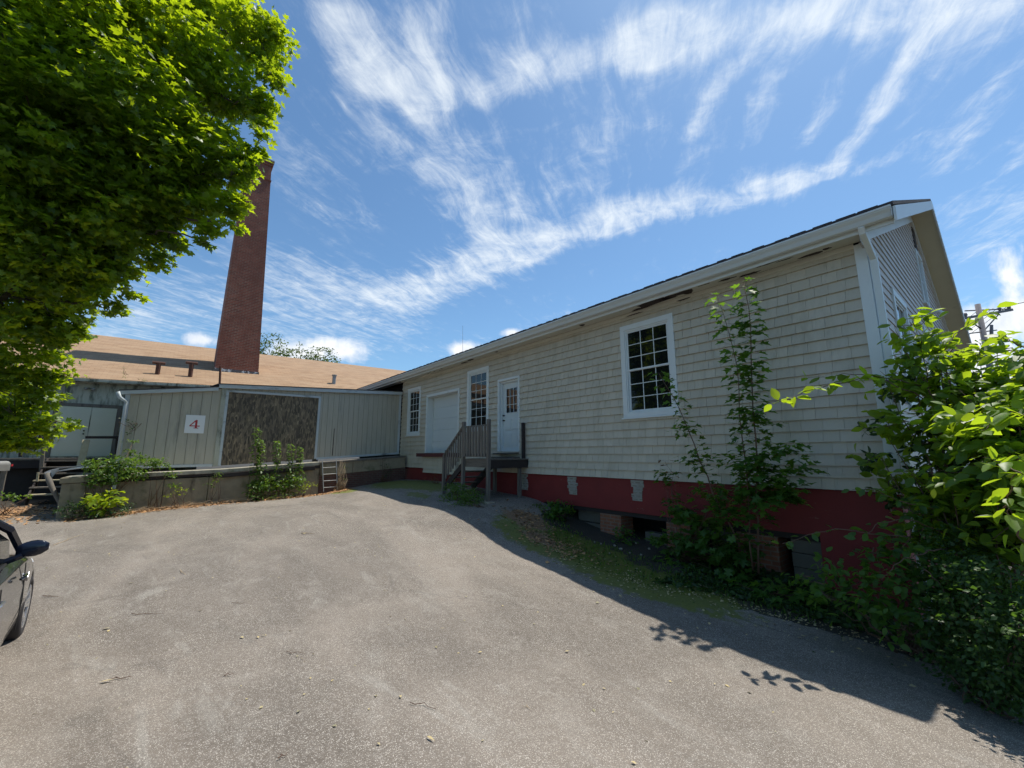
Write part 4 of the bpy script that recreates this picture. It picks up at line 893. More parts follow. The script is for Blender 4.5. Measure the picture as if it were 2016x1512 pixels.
# big maple at left
tb = PY(-330, 900, 6.6); tb = np.array([tb[0], tb[1], GH(tb[0], tb[1])])
mt = thing('maple_tree', 'huge bright green maple overhanging the left side of the yard', 'tree', tb)
MBL = [(548, 72, 7.2, .16), (553, 170, 7.1, .13), (520, 110, 7.2, .22), (528, 238, 7.0, .12), (500, 300, 6.9, .16), (515, 268, 6.9, .13), (480, 320, 6.8, .18), (475, 405, 6.8, .15), (460, 440, 6.8, .13), (425, 455, 6.8, .17), (400, 470, 6.8, .13), (330, 470, 7., .2), (345, 480, 7., .12), (300, 520, 7, .15), (315, 508, 7, .12), (246, 572, 7.1, .13), (215, 600, 7.2, .22), (140, 650, 7.8, .14), (120, 745, 8.2, .2), (105, 790, 8.2, .18), (130, 832, 8.3, .13), (75, 860, 8.3, .2), (30, 860, 8.4, .3), (500, 70, 7.2, .60), (450, 180, 7.2, .62), (440, 60, 7.6, .8), (380, -40, 7.4, 1.0), (530, 150, 7.1, .2), (505, 200, 7.0, .28), (395, 300, 6.9, .75), (455, 330, 6.8, .36), (445, 405, 6.8, .26), (370, 400, 6.9, .5), (300, 330, 6.6, .9), (300, 440, 7.0, .32), (330, 100, 6.4, .9), (240, 200, 6.0, 1.0),
       (200, 400, 6.6, 1.1), (225, 508, 7.1, .33), (160, 538, 7.1, .44), (258, 540, 7.2, .16), (100, 480, 6.6, 1.1), (90, 250, 5.8, 1.2), (150, 30, 5.6, 1.1), (10, 120, 5.4, 1.2), (20, 350, 6.0, 1.2), (40, 590, 7.0, .9), (110, 640, 7.6, .45), (150, 655, 7.8, .18), (30, 700, 7.8, .7),
       (70, 760, 8.2, .38), (100, 830, 8.3, .25), (30, 820, 8.2, .5), (-60, 500, 7, 1.6), (-150, 200, 6, 1.8), (-120, 750, 8, 1.2), (-80, -200, 6, 2.2), (200, -200, 6.4, 1.9), (400, -220, 7.2, 1.4), (300, -420, 7.5, 2.2), (60, -400, 6.8, 2.4), (150, 120, 8.6, 2.0), (30, 500, 8.8, 1.7), (330, 60, 9.2, 1.3), (60, 880, 8.4, .2), (5, 870, 8.5, .3),  # topmost unseen blobs added to block sun and darken the crown below
       (320, 180, 7.8, 1.1), (180, 300, 8.0, 1.5), (60, 450, 8.4, 1.4), (250, 420, 7.8, .7), (10, 150, 7.4, 1.8), (350, 0, 8.4, 1.1)]
lv = []; stems = []
top = tb+np.array([.3, -.2, 3.2]); stems.append(limb(tb-[0, 0, .2], top, .34, .24, 6, .06))
hub = top+np.array([.6, -.4, 1.8]); stems.append(limb(top, hub, .24, .18, 5, .1))
for i, (x, y, Y, r) in enumerate(MBL):
    c = PY(x, y, Y); n = int(min(3900, 2500*r**1.9+110*r**.5) if r > .25 else 1500*r**1.6)
    lv.append(blob_leaves(c, (r, r, r*.85), n, .125, 'maple' if (Y < 7.3 and x > 0) else 'maple_lo', per=16, clump=.20 if r > .5 else .13, shell=.45 if r > .7 else .2, tilt=.5, flat=.75, droop=.35))
    src = (top+(hub-top)*rng.uniform(0, 1)) if r > .35 else PY(x-110, y-10, Y+.1)
    if r > .7 or i % 2 == 0: stems.append(limb(src, c, .02+.055*min(r, 1.2), .008, 9, .22 if r > .35 else .05))
    for _ in range(int(5*r)+1):
        e = c+unit(1)[0]*r*.9; stems.append(limb(c+unit(1)[0]*r*.15, e, .012, .003, 5, .06))
obj('crown', cat_leaves(lv), 'maple', mt)
m = MB()
for s in stems: m.tube(s[0], s[1], 7)
obj('trunk', m, 'bark', mt, smooth=True)
# far trees behind the ridge
def far_tree(px, py, Y, r, h, label, grp=None, n=1800, lf=.26):
    c = PY(px, py, Y); b = np.array([c[0], c[1], -1.8])
    t = thing('deciduous_tree', label, 'tree', b, grp); L = []
    for _ in range(9):
        u = unit(1)[0]*np.array([r*.75, r*.75, h*.35]); L.append(blob_leaves(c-[0, 0, h*.5]+u, (r*.5, r*.5, h*.28), n//9, lf, 'small', per=10, clump=.4, tilt=.8))
    obj('crown', cat_leaves(L), 'far_leaf', t)
    m = MB(); m.tube(wob(b, c-[0, 0, h*.3], 6, .2), [.3, .26, .2, .15, .1, .05], 7)
    for _ in range(5): m.tube(wob(c-[0, 0, h*.8], c-[0, 0, h*.5]+unit(1)[0]*r*.7, 5, .2), [.1, .08, .05, .03, .02], 5)
    obj('trunk', m, 'bark', t, smooth=True)
far_tree(532, 668, 42, 2.6, 6, 'rounded green treetop just right of the chimney above the brown roof')
far_tree(606, 684, 44, 1.5, 4, 'small treetop showing over the ridge, left one of the close pair', n=900)
far_tree(636, 688, 44, 1.8, 4, 'small treetop showing over the ridge, right one of the close pair', n=900)
far_tree(566, 716, 46, 2.6, 5, 'low treetop barely showing over the ridge between two taller ones', n=1200)
far_tree(1990, 760, 26, 3.2, 7, 'tree beyond the shrubs at far right behind the utility pole', n=2600, lf=.22)
far_tree(2100, 700, 30, 4, 9, 'larger tree standing beyond the right edge shrubs', n=2600, lf=.22)
far_tree(-140, 700, 40, 5, 10, 'tree beyond the mill roof at far left behind the maple', n=2600)
# trees behind the camera, seen only in window reflections and from other viewpoints
# tall maple saplings by the wall
def P_(x, y, d): return PD(x, y, d)
def sapling(name, label, cat, stems_px, leaf_n, size, lmat, group=None, shape='maple', extra=(), R0=None, spread=.2, smat='stem'):
    st_, lvs, pet = [], [], []
    base = None
    for (pts, r0), n in zip(stems_px, leaf_n):
        pp = [P_(*p) for p in pts]; ctl = np.array(pp); seg = np.r_[0, np.cumsum(np.linalg.norm(np.diff(ctl, axis=0), axis=1))]; tt = np.linspace(0, seg[-1], 12)
        cv = np.stack([np.interp(tt, seg, ctl[:, i]) for i in range(3)], 1)+rng.normal(size=(12, 3))*.012
        if base is None: base = cv[0].copy()
        st_.append((list(cv), list(np.linspace(r0, r0*.3, 12))))
        l, a, b = stem_leaves(cv, n, size, shape, spread=spread, R0=R0); lvs.append(l); pet += list(zip(a, b))
    for c, rad, n, sz in extra: lvs.append(blob_leaves(P_(*c), rad, n, sz, shape, per=6, clump=.14, shell=.1, tilt=.25, R0=R0, droop=.1))
    return plant(name, label, cat, base, lvs, st_, lmat, smat, group, pet=pet)
sapling('maple_sapling', 'tall thin two-stemmed maple sapling growing up the shingle wall', 'sapling',
    [([(1492, 1130, .75), (1493, 1000, .8), (1489, 880, .85), (1482, 740, .9), (1474, 640, .95), (1463, 560, 1.0)], .017), ([(1482, 1120, .75), (1475, 980, .85), (1462, 850, .9), (1452, 720, 1.0), (1430, 640, 1.1), (1412, 583, 1.2)], .013)],
    [190, 150], .14, 'maple_dim', extra=[((1500, 930, .9), (.36, .3, .22), 170, .14), ((1545, 890, .9), (.25, .2, .12), 60, .13), ((1505, 975, .85), (.4, .3, .15), 190, .14), ((1560, 960, .9), (.2, .15, .1), 40, .13), ((1440, 1000, .8), (.3, .2, .2), 110, .13), ((1488, 820, .9), (.26, .2, .2), 60, .13), ((1470, 740, .95), (.22, .2, .2), 46, .125), ((1480, 640, .95), (.16, .15, .16), 26, .12), ((1570, 925, .9), (.22, .2, .08), 30, .12)], spread=.19)
sapling('maple_sapling', 'maple sapling leaning left in front of the large right window', 'sapling',
    [([(1455, 1075, .7), (1400, 960, .8), (1365, 870, .85), (1335, 800, .9), (1305, 745, .95), (1298, 735, .95)], .015)], [100], .13, 'maple_dim',
    extra=[((1375, 905, .85), (.28, .2, .12), 46, .115), ((1440, 905, .85), (.22, .2, .1), 30, .11), ((1345, 850, .9), (.22, .2, .08), 34, .11)], spread=.22)
def bush(name, label, cat, blobs, n, size, shape, lmat, pix=True, group=None, stems=5, tilt=.5, clump=.12, per=7, R0=None, shell=.25, smat='stem'):
    lvs = []; st_ = []; c0 = None
    for (x, y, dd_, r) in blobs:
        c = PD(x, y, dd_) if pix else PY(x, y, dd_)
        rr = r if hasattr(r, '__len__') else (r, r, r*.8)
        if c0 is None: c0 = np.array([c[0], c[1], GH(c[0], c[1])])
        lvs.append(blob_leaves(c, rr, max(per, int(n*(rr[0]*rr[2])/.04)), size, shape, per=per, clump=clump, shell=shell, tilt=tilt, R0=R0))
        for _ in range(stems):
            e = c+unit(1)[0]*np.array(rr)*.8; b = np.array([c0[0]+rng.normal()*.05, c0[1]+rng.normal()*.05, c0[2]]); mid = (b+e)/2+rng.normal(size=3)*.03
            st_.append(([b, mid, e], [.007, .005, .002]))
    return plant(name, label, cat, c0, lvs, st_, lmat, smat, group)
bush('maple_shrub', 'low dark maple seedling clump against the red foundation', 'shrub', [(1345, 1080, .5, .24), (1330, 1000, .5, .3), (1375, 1060, .5, .34), (1320, 940, .45, .16), (1400, 975, .5, .24), (1370, 1100, .6, .3), (1420, 1080, .55, .3), (1310, 1060, .5, .26), (1330, 1110, .7, .26), (1400, 1030, .5, .3), (1430, 1130, .7, .3), (1460, 1080, .5, .28)], 62, .13, 'maple', 'maple_dim', tilt=.35)
bush('maple_shrub', 'bright green maple seedlings spreading over the verge below the tall sapling', 'shrub', [(1520, 1150, 1.0, (.26, .2, .06)), (1560, 1165, 1.0, (.22, .2, .08)), (1495, 1180, 1.1, (.2, .2, .08)), (1540, 1190, 1.1, (.3, .2, .1)), (1580, 1180, 1.0, (.25, .2, .1)), (1470, 1150, 1.0, (.2, .2, .08))], 50, .14, 'maple', 'maple_dim', tilt=.25, R0=.45)
sapling('young_sapling', 'slender seedling in front of the shingles below the right window', 'sapling', [([(1325, 990, .35), (1323, 930, .35), (1310, 905, .35)], .006)], [14], .09, 'redleaf', spread=.1)
bush('fern_clump', 'small ferny plant beside the asphalt hump under the red band', 'shrub', [(1100, 1010, .35, .2), (1112, 1000, .3, .18), (1095, 1000, .4, .2)], 150, .09, 'maple_lo', 'maple_dim')
bush('weed_plant', 'small leafy weed in front of the bare brick pier', 'weed', [(1225, 1045, .25, .14), (1218, 1060, .35, .12), (1235, 1060, .3, .14)], 150, .07, 'maple_lo', 'maple_dim')
bush('leafy_bush', 'dense feathery bush under the wooden steps', 'shrub', [(905, 970, 1.7, .30), (880, 985, 1.9, .24), (930, 975, 1.75, .28), (910, 990, 2.0, .26), (890, 960, 1.5, .24)], 330, .055, 'small', 'fern', tilt=.8, clump=.08, per=10)
bush('grass_tuft', 'light green grassy tuft by the landing post', 'weed', [(945, 993, 1.8, .10), (925, 996, 1.95, .12)], 90, .12, 'narrow', 'fern', tilt=1.2, clump=.05)
bush('seedling', 'orange brown dying seedlings beneath the overhead door sill', 'weed', [(860, 940, .5, .2), (848, 944, .4, .14)], 50, .09, 'narrow', 'redleaf', tilt=.8)
bush('seedling', 'small dark green weed near the red wall beneath the sill', 'weed', [(832, 945, .4, .14)], 40, .08, 'narrow', 'deep', tilt=.8)
# weeds along the dock
def spike(x, yb, yt, s, n, size, label, lean=0, mat='fern', grp='tall weeds along the dock'):
    b = PS(x, yb, s); t = PS(x+lean, yt, s+.05); cv = np.array(wob(b, t, 10, .02))
    l, a, e = stem_leaves(cv, n, size, 'oval', spread=.16, t0=.05, taper=.75, petiole=.02)
    return plant('tall_weed', label, 'weed', b, [l], [(list(cv), list(np.linspace(.008, .003, 10)))], mat, 'stem', grp)
spike(503, 983, 842, 14.75, 230, .12, 'tallest pale green weed spike in front of the boarded opening', 3)
spike(516, 985, 866, 14.7, 210, .12, 'shorter weed spike just right of the tallest one', -2)
spike(543, 980, 868, 14.8, 210, .115, 'weed spike at the middle of the dock weed cluster', 3)
spike(567, 980, 874, 14.8, 200, .115, 'weed spike right of the cluster middle before the boards', 5)
spike(588, 975, 880, 14.85, 190, .11, 'rightmost tall weed spike before the boarded opening', 3)
bush('weed_clump', 'dense mid green weeds at the foot of the dock below the boarded opening', 'weed', [(505, 960, 14.7, .28), (525, 950, 14.7, .3), (555, 955, 14.7, .3), (580, 945, 14.7, .28), (500, 975, 14.6, .2)], 70, .08, 'oval', 'fern', pix=None, stems=3) if False else None
def bushS(name, label, cat, blobs, n, size, shape, lmat, **k):
    bl = []
    for (x, y, s, r) in blobs:
        p = PS(x, y, s); bl.append((p, r))
    lvs = []; st_ = []; p0 = bl[0][0]; c0 = np.array([p0[0], p0[1], min(p0[2], GH(p0[0], p0[1])+.02) if not k.get('float') else p0[2]])
    for c, r in bl:
        rr = r if hasattr(r, '__len__') else (r, r, r*.8)
        lvs.append(blob_leaves(c, rr, max(7, int(n*(rr[1]*rr[2])/.04)), size, shape, per=7, clump=k.get('clump', .1), shell=.2, tilt=k.get('tilt', .6), R0=k.get('R0')))
        for _ in range(k.get('stems', 4)):
            e = c+unit(1)[0]*np.array(rr)*.9; b = c0+rng.normal(size=3)*[.05, .12, 0]; st_.append(([b, (b+e)/2+rng.normal(size=3)*.04, e], [.007, .005, .002]))
    return plant(name, label, cat, c0, lvs, st_, lmat, k.get('smat', 'stem'))
bushS('weed_clump', 'dense mid green weeds at the foot of the dock below the boarded opening', 'weed', [(505, 960, 14.7, .28), (525, 950, 14.7, .3), (555, 955, 14.7, .3), (580, 945, 14.7, .28), (500, 975, 14.6, .2)], 130, .095, 'oval', 'fern')
bushS('weed_clump', 'yellowish leafy weeds at the foot of the dock just left of the ladder', 'weed', [(608, 955, 14.8, .22), (595, 962, 14.7, .2)], 60, .06, 'oval', 'yellowgreen', R0=.2)
bushS('weed_clump', 'low pale green weeds on the asphalt in front of the dock weeds', 'weed', [(556, 976, 14.4, (.1, .2, .07)), (540, 980, 14.4, (.1, .15, .06))], 110, .06, 'oval', 'fern')
bushS('vine', 'leafy vine tumbling over the dock edge at its left end', 'vine', [(210, 925, 15.1, .34), (245, 915, 15.15, .36), (270, 935, 15.0, .26), (205, 905, 15.5, .12), (190, 945, 15.0, .22), (260, 890, 15.6, .12), (275, 900, 15.6, .16), (262, 870, 15.7, .08), (230, 940, 14.95, .24), (300, 912, 15.1, .2), (180, 915, 15.2, .2)], 190, .085, 'oval', 'fern', stems=3)
bushS('vine', 'vine strand hanging over the dock below the number sign', 'vine', [(318, 912, 15.15, (.1, .28, .14)), (335, 935, 15.0, .16), (345, 955, 14.9, .12), (300, 905, 15.4, (.1, .3, .06))], 110, .075, 'oval', 'fern', stems=2)
bushS('vine', 'small vine strand hanging from the dock between sign and boarded opening', 'vine', [(424, 935, 15.0, .12), (418, 955, 14.95, .1), (428, 945, 14.95, .1)], 110, .065, 'oval', 'fern', stems=2)
bushS('leafy_weed', 'yellow green shrub low against the dock wall under the number sign', 'weed', [(355, 965, 14.8, (.15, .3, .12)), (335, 972, 14.8, .15)], 50, .06, 'oval', 'yellowgreen', R0=.1)
bushS('broadleaf_plant', 'bright yellow green broad leaved plant at the dock left corner', 'shrub', [(200, 975, 14.5, (.24, .34, .16)), (185, 985, 14.5, (.2, .24, .14)), (222, 990, 14.5, .2), (200, 1000, 14.4, .2)], 44, .18, 'oval', 'yellowgreen', R0=.35, tilt=.5)
bushS('ground_ivy', 'dark ivy creeping at the foot of the dock left corner', 'ivy', [(150, 1008, 14.6, (.2, .3, .14)), (185, 1012, 14.4, (.2, .3, .12)), (225, 1010, 14.4, (.2, .3, .12)), (135, 1000, 14.8, .2), (165, 990, 14.8, .26), (245, 998, 14.6, .16)], 150, .06, 'oval', 'deep', R0=.25)
bushS('corner_weed', 'dark leafy weed on the dock where shed and wing meet', 'weed', [(757, 900, 15.2, .1), (757, 918, 15.1, .18), (762, 930, 15.0, .2), (752, 940, 15.0, .12)], 60, .09, 'narrow', 'deep', tilt=.9)
bushS('gutter_weed', 'tallest weed sprouting from the mill gutter', 'weed', [(244, 737, 21.1, (.06, .08, .2)), (247, 722, 21.1, (.05, .07, .12))], 60, .07, 'narrow', 'fern', float=True, stems=2, clump=.06)
bushS('gutter_weed', 'low mossy growth in the mill gutter near the maple', 'weed', [(140, 741, 21.1, (.08, .5, .06)), (160, 743, 21.1, (.08, .4, .05))], 60, .06, 'narrow', 'fern', float=True, stems=2, clump=.06)
bushS('gutter_weed', 'low growth in the mill gutter next to the shed roof', 'weed', [(287, 749, 21.1, (.08, .4, .06))], 60, .06, 'narrow', 'fern', float=True, stems=2, clump=.06)
bushS('climbing_vine', 'thin leafy vine climbing the shed wall beside the left corner', 'vine', [(258, 832, 16.05, (.04, .14, .2)), (266, 846, 16.05, (.04, .12, .14)), (252, 856, 16.05, (.04, .1, .1))], 30, .06, 'oval', 'deep', float=True, stems=2, tilt=1.)
bushS('ground_plant', 'pale green leafy plants by the mailbox post', 'weed', [(12, 978, 16.2, (.2, .5, .08)), (30, 978, 16.2, (.2, .3, .07))], 50, .1, 'oval', 'fern', R0=.3)
bushS('dry_brush', 'bare tangled vine stems beside the ladder', 'brush', [(672, 920, 15.0, (.1, .2, .3)), (678, 945, 14.9, .14)], 4, .04, 'oval', 'fern', stems=16, smat='dry_stem')
# right hand shrubs
def shoot(pts, n, size, shape, r=.008, spread=.05, R0=None, tilt=.5):
    pp = np.array([PY(*p) for p in pts]); seg = np.r_[0, np.cumsum(np.linalg.norm(np.diff(pp, axis=0), axis=1))]; tt = np.linspace(0, seg[-1], 14)
    cv = np.stack([np.interp(tt, seg, pp[:, i]) for i in range(3)], 1)+rng.normal(size=(14, 3))*.008
    l, a, b = stem_leaves(cv, n, size, shape, spread=spread, R0=R0, petiole=.015, tilt=tilt); return l, (list(cv), list(np.linspace(r, r*.3, 14)))
def shrub(name, label, cat, base, blobs, shoots, dens, size, shape, lmat, tilt=.6, clump=.13, per=7, limbs=2, inner=0, shift=None):
    lvs, st_ = [], []
    if shift: blobs = [(x, y, shift(Y), r*1.13) for x, y, Y, r in blobs]; shoots = [([(x, y, shift(Y)) for x, y, Y in p], n, q) for p, n, q in shoots]
    for x, y, Y, r in blobs:
        c = PY(x, y, Y); lvs.append(blob_leaves(c, (r, r, r), int(dens*r*r/.16), size, shape, per=per, clump=clump, tilt=tilt, shell=.15, droop=.3))
        for _ in range(limbs): st_.append(limb(base+rng.normal(size=3)*[.1, .1, 0], c+unit(1)[0]*r*.6, .018, .003, 7, .05))
        for _ in range(4): st_.append(limb(c+unit(1)[0]*r*.2, c+unit(1)[0]*r, .006, .0015, 4, .02))
    for pts, n, R0 in shoots:
        l, s = shoot(pts, n, size, shape, R0=R0); lvs.append(l); st_.append(s)
    t_ = plant(name, label, cat, base, lvs, st_, lmat)
    if inner: obj('shade_toned_foliage', cat_leaves([blob_leaves(PY(x+8, y+10, Y+.3), (r*.9, r*.9, r*.9), int(inner*r*r/.16), size*.8, shape, per=8, clump=.12, tilt=.8, shell=.1) for x, y, Y, r in blobs if y > 720]), 'deep', t_)  # darker inner leaves put the shrub's interior shade into leaf colour
    return t_
b = PY(1960, 1180, 4.7); b = np.array([b[0], b[1], GH(b[0], b[1])])
SHK = lambda Y: Y+.6 if Y >= 4.1 else Y+.35 if Y >= 3.6 else Y+.1
shrub('elm_shrub', 'large sunlit oval leaved shrub growing in front of the gable corner at right', 'shrub', b,
    [(1790, 690, 4.6, .22), (1840, 740, 4.4, .30), (1900, 790, 4.2, .34), (1960, 830, 3.9, .36), (2010, 720, 4.1, .22), (1985, 690, 4.4, .14), (1850, 860, 4.3, .34), (1940, 930, 4.0, .42), (2010, 900, 3.6, .30), (1850, 960, 4.4, .34), (1900, 1010, 4.2, .38), (1990, 1020, 3.7, .32), (1830, 1040, 4.5, .26), (1930, 1090, 4.1, .34), (2080, 850, 3.8, .5), (2100, 1000, 3.6, .5), (2060, 740, 4.0, .35), (1870, 690, 4.5, .12), (1740, 830, 4.6, .16), (1725, 900, 4.7, .14), (1750, 960, 4.7, .17), (1765, 750, 4.6, .18), (1800, 640, 4.5, .12), (1830, 660, 4.4, .14), (1930, 700, 4.4, .16)],
    [([(1850, 800, 4.4), (1790, 770, 4.4), (1730, 745, 4.4), (1660, 752, 4.42), (1600, 765, 4.42), (1520, 797, 4.4)], 40, .55), ([(1830, 760, 4.4), (1760, 745, 4.5), (1690, 735, 4.6), (1590, 742, 4.7)], 16, None), ([(1870, 760, 4.3), (1855, 690, 4.3), (1890, 650, 4.3), (1955, 608, 4.3)], 30, .4), ([(1850, 800, 4.4), (1780, 690, 4.5), (1760, 640, 4.55)], 22, None),
     ([(1850, 850, 4.3), (1780, 830, 4.4), (1710, 845, 4.5), (1690, 830, 4.5)], 16, None), ([(1980, 1000, 3.4), (1990, 960, 3.2), (2010, 900, 3.0)], 16, .5), ([(2030, 1100, 2.9), (2000, 1040, 2.9), (1985, 1000, 2.8)], 14, .5), ([(1900, 980, 4.2), (1830, 970, 4.1), (1790, 925, 4.1), (1770, 930, 4.1)], 18, .2), ([(2040, 700, 3.9), (1990, 670, 4.0), (1960, 660, 4.1)], 20, .1),
     ([(2050, 820, 3.0), (1990, 810, 3.1), (1930, 850, 3.2)], 16, .5), ([(2060, 940, 2.8), (2000, 930, 2.9), (1940, 900, 3.1)], 14, .5)],
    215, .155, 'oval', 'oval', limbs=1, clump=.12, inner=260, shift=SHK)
b = PY(1930, 1290, 4.0); b = np.array([b[0], b[1], GH(b[0], b[1])])
shrub('feathery_undergrowth', 'fine feathery green undergrowth at the foot of the right shrub', 'shrub', b,
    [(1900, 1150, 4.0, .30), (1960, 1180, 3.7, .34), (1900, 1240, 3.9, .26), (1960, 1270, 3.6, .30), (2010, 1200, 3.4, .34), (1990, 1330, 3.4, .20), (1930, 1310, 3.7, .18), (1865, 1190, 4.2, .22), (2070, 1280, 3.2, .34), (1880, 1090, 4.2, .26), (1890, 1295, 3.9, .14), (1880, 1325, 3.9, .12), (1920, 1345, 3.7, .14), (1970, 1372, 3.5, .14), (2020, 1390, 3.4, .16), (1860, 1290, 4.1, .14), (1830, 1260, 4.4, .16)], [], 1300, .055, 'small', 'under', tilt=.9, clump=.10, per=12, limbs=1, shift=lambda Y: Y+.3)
b = PY(1800, 1210, 4.9); b = np.array([b[0], b[1], GH(b[0], b[1])])
shrub('shaded_shrub', 'shaded shrub with drooping branches in front of the red foundation corner', 'shrub', b,
    [(1790, 1080, 4.9, .22), (1720, 1090, 5.0, .16), (1780, 1160, 4.7, .26), (1850, 1120, 4.6, .3), (1800, 1010, 4.8, .14), (1700, 1150, 5.0, .2), (1640, 1120, 5.2, .2), (1740, 1190, 4.7, .2), (1840, 1220, 4.4, .2), (1690, 1190, 4.8, .14), (1640, 1180, 5.0, .14), (1780, 1235, 4.5, .16), (1600, 1140, 5.2, .16), (1870, 1160, 4.5, .3)],
    [([(1860, 1050, 4.6), (1790, 1020, 4.6), (1730, 1030, 4.65), (1690, 1060, 4.7)], 18, .2), ([(1840, 1000, 4.6), (1780, 990, 4.6), (1710, 960, 4.7), (1680, 965, 4.7)], 18, None), ([(1800, 1060, 4.7), (1720, 1050, 4.8), (1640, 1040, 4.9), (1540, 1070, 4.9)], 22, .2), ([(1820, 1120, 4.4), (1850, 1150, 4.3), (1875, 1200, 4.25)], 12, .5), ([(1850, 1080, 4.4), (1780, 1100, 4.4), (1735, 1140, 4.4)], 14, .2)],
    260, .11, 'oval', 'maple_dim', tilt=.5, limbs=1)
# ================================================================ litter
def litter(name, label, n, size, fn, mat, shape='small', lift=.006, tilt=.25):
    P = []
    while len(P) < n:
        s, d = fn(); P.append((s, d, GH(s, d)+lift+abs(rng.normal())*.004))
    P = np.array(P); l = leaves(P, np.tile([0, 0, 1.], (n, 1))+rng.normal(size=(n, 3))*tilt, unit(n)*[1, 1, 0], rng.uniform(.5, 1.3, n)*size, shape)
    o = obj(name, l, mat, base=(P[0][0], P[0][1], P[0][2])); o['kind'] = 'stuff'; o['label'] = label; return o
gsn = lambda s, d, a, b: (rng.normal(s, a), rng.normal(d, b))
def near_dock(): s, d = (14.8+rng.normal()*.25, rng.uniform(2.5, 9.8)); return (min(s, 15.2), d)
litter('dry_leaves', 'brown dry leaf litter along the foot of the dock', 4200, .085, near_dock, 'litter')
litter('dry_leaves', 'brown leaf litter on the ground at the back steps', 1800, .09, lambda: gsn(16.4, 11.2, .8, .8), 'litter')
def vg():
    c = [(6.3, 1.1, .45, .35), (5.2, 1.6, .45, .22), (4.6, 1.8, .5, .3)][rng.integers(3)]; return gsn(*c)
litter('dry_leaves', 'brown maple leaves lying on the mossy verge by the wing', 520, .07, vg, 'litter', 'maple_lo')
def vp():
    s = rng.uniform(-1.5, 7); return s, float(np.interp(s, vs[o_], vd[o_]))+rng.normal()*.3
litter('leaf_debris', 'pale scattered debris along the verge edge', 620, .05, vp, 'litter_pale', 'small')
litter('leaf_debris', 'small pale flecks scattered over the asphalt yard', 420, .035, lambda: (rng.uniform(0, 14), rng.uniform(1.2, 9.5)), 'litter_pale', 'small')
litter('leaf_debris', 'pale fragments along the shaded foot of the verge', 900, .035, lambda: (lambda s: (s, float(np.interp(s, vs[o_], vd[o_]))-abs(rng.normal())*.35))(rng.uniform(-1.2, 3.2)), 'litter_pale', 'small')
def gcf():
    s = rng.uniform(-1.6, 2.6); return s, rng.uniform(.05, max(.3, float(np.interp(s, vs[o_], vd[o_]))-.25))
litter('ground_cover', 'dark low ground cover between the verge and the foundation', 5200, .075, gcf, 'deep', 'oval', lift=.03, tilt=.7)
def gb_():
    s = rng.uniform(.5, 7); return s, float(np.interp(s, vs[o_], vd[o_]))*rng.uniform(.35, .95)
n_ = 1500; P = np.array([(lambda q: (q[0], q[1], GH(*q)))(gb_()) for _ in range(n_)])
gl = leaves(P, unit(n_)*[1, 1, .15], np.tile([0, 0, 1.], (n_, 1))+rng.normal(size=(n_, 3))*.45, rng.uniform(.03, .10, n_), 'narrow')
o = obj('grass_blades', gl, 'fern', base=P[0]); o['kind'] = 'stuff'; o['label'] = 'short sparse grass blades standing in the mossy verge'
litter('moss_leaves', 'tiny green sprouts in the mossy verge', 900, .035, lambda: gsn(4, 1.5, 1.6, .4), 'deep', 'small', tilt=.8)
m = MB()
for _ in range(120):
    y = rng.uniform(5.0, 9.2); s = 14.85+rng.normal()*.16; an = rng.normal()*.5+1.57; L = rng.uniform(.2, .8); z = GH(s, y)
    m.tube([(s, y, z+.01), (s+math.cos(an)*L*.5, y+math.sin(an)*L*.5, z+.05+rng.uniform(0, .08)), (s+math.cos(an)*L, y+math.sin(an)*L, GH(s, y)+.01)], .004, 3)
o = obj('dry_stalks', m, 'dry_stem', base=(14.8, 7, -1.6)); o['kind'] = 'stuff'; o['label'] = 'dry fallen stalks along the dock foot'
TW = [((105, 1073), (165, 1053), 'thin twig with a pale tip near the car mirror', .009), ((255, 1212), (325, 1210), 'long straight twig on the asphalt right of the car', .007), ((82, 1175), (117, 1176), 'short dark twig beside the car front wheel', .009), ((215, 1338), (258, 1333), 'crooked reddish twig among dry leaves at lower left', .008), ((355, 1124), (367, 1134), 'short pale stick on the asphalt left of centre', .009),
      ((812, 1388), (862, 1404), 'curved grey twig near the bottom centre of the yard', .006), ((1036, 1392), (1050, 1404), 'small curled pale twig right of the curved grey one', .005), ((592, 1050), (620, 1053), 'small curled twig in the middle of the yard', .012), ((458, 1188), (482, 1190), 'short thin twig in the mid left yard', .006), ((560, 1284), (598, 1286), 'forked twig in the left centre foreground', .006), ((440, 1330), (463, 1326), 'small bent twig in the left foreground', .006), ((1360, 1148), (1410, 1163), 'pale stick lying on the dark verge', .01), ((548, 1497), (566, 1489), 'reddish brown twig at the bottom edge', .007), ((1180, 1103), (1205, 1101), 'faint twig in the sunlit yard before the shadow', .006)]
for x, y, k in [(1183, 1072, .05), (1210, 1076, .06), (1222, 1082, .07), (1240, 1088, .04), (1252, 1070, .045), (1262, 1092, .05), (1278, 1080, .05), (1200, 1090, .04), (1170, 1068, .04)]:
    p = GP(x, y); p[2] = GH(p[0], p[1])+k*.2; m = MB(); rr = rng.uniform(.75, 1.2, 6)
    m.tube([p+[-k*.5*rr[0], 0, -k*.1], p+[-k*.3, 0, 0], p+[k*.1, k*.1*rr[4], k*.05], p+[k*.5*rr[1], 0, 0]], [k*.2, k*.42*rr[2], k*.4*rr[3], k*.15], 7)
    obj('stone', m, 'concrete_top', base=p, smooth=True, label='small pale stone on the mossy verge near the brick pier', category='stone', group='pale stones on the mossy verge')
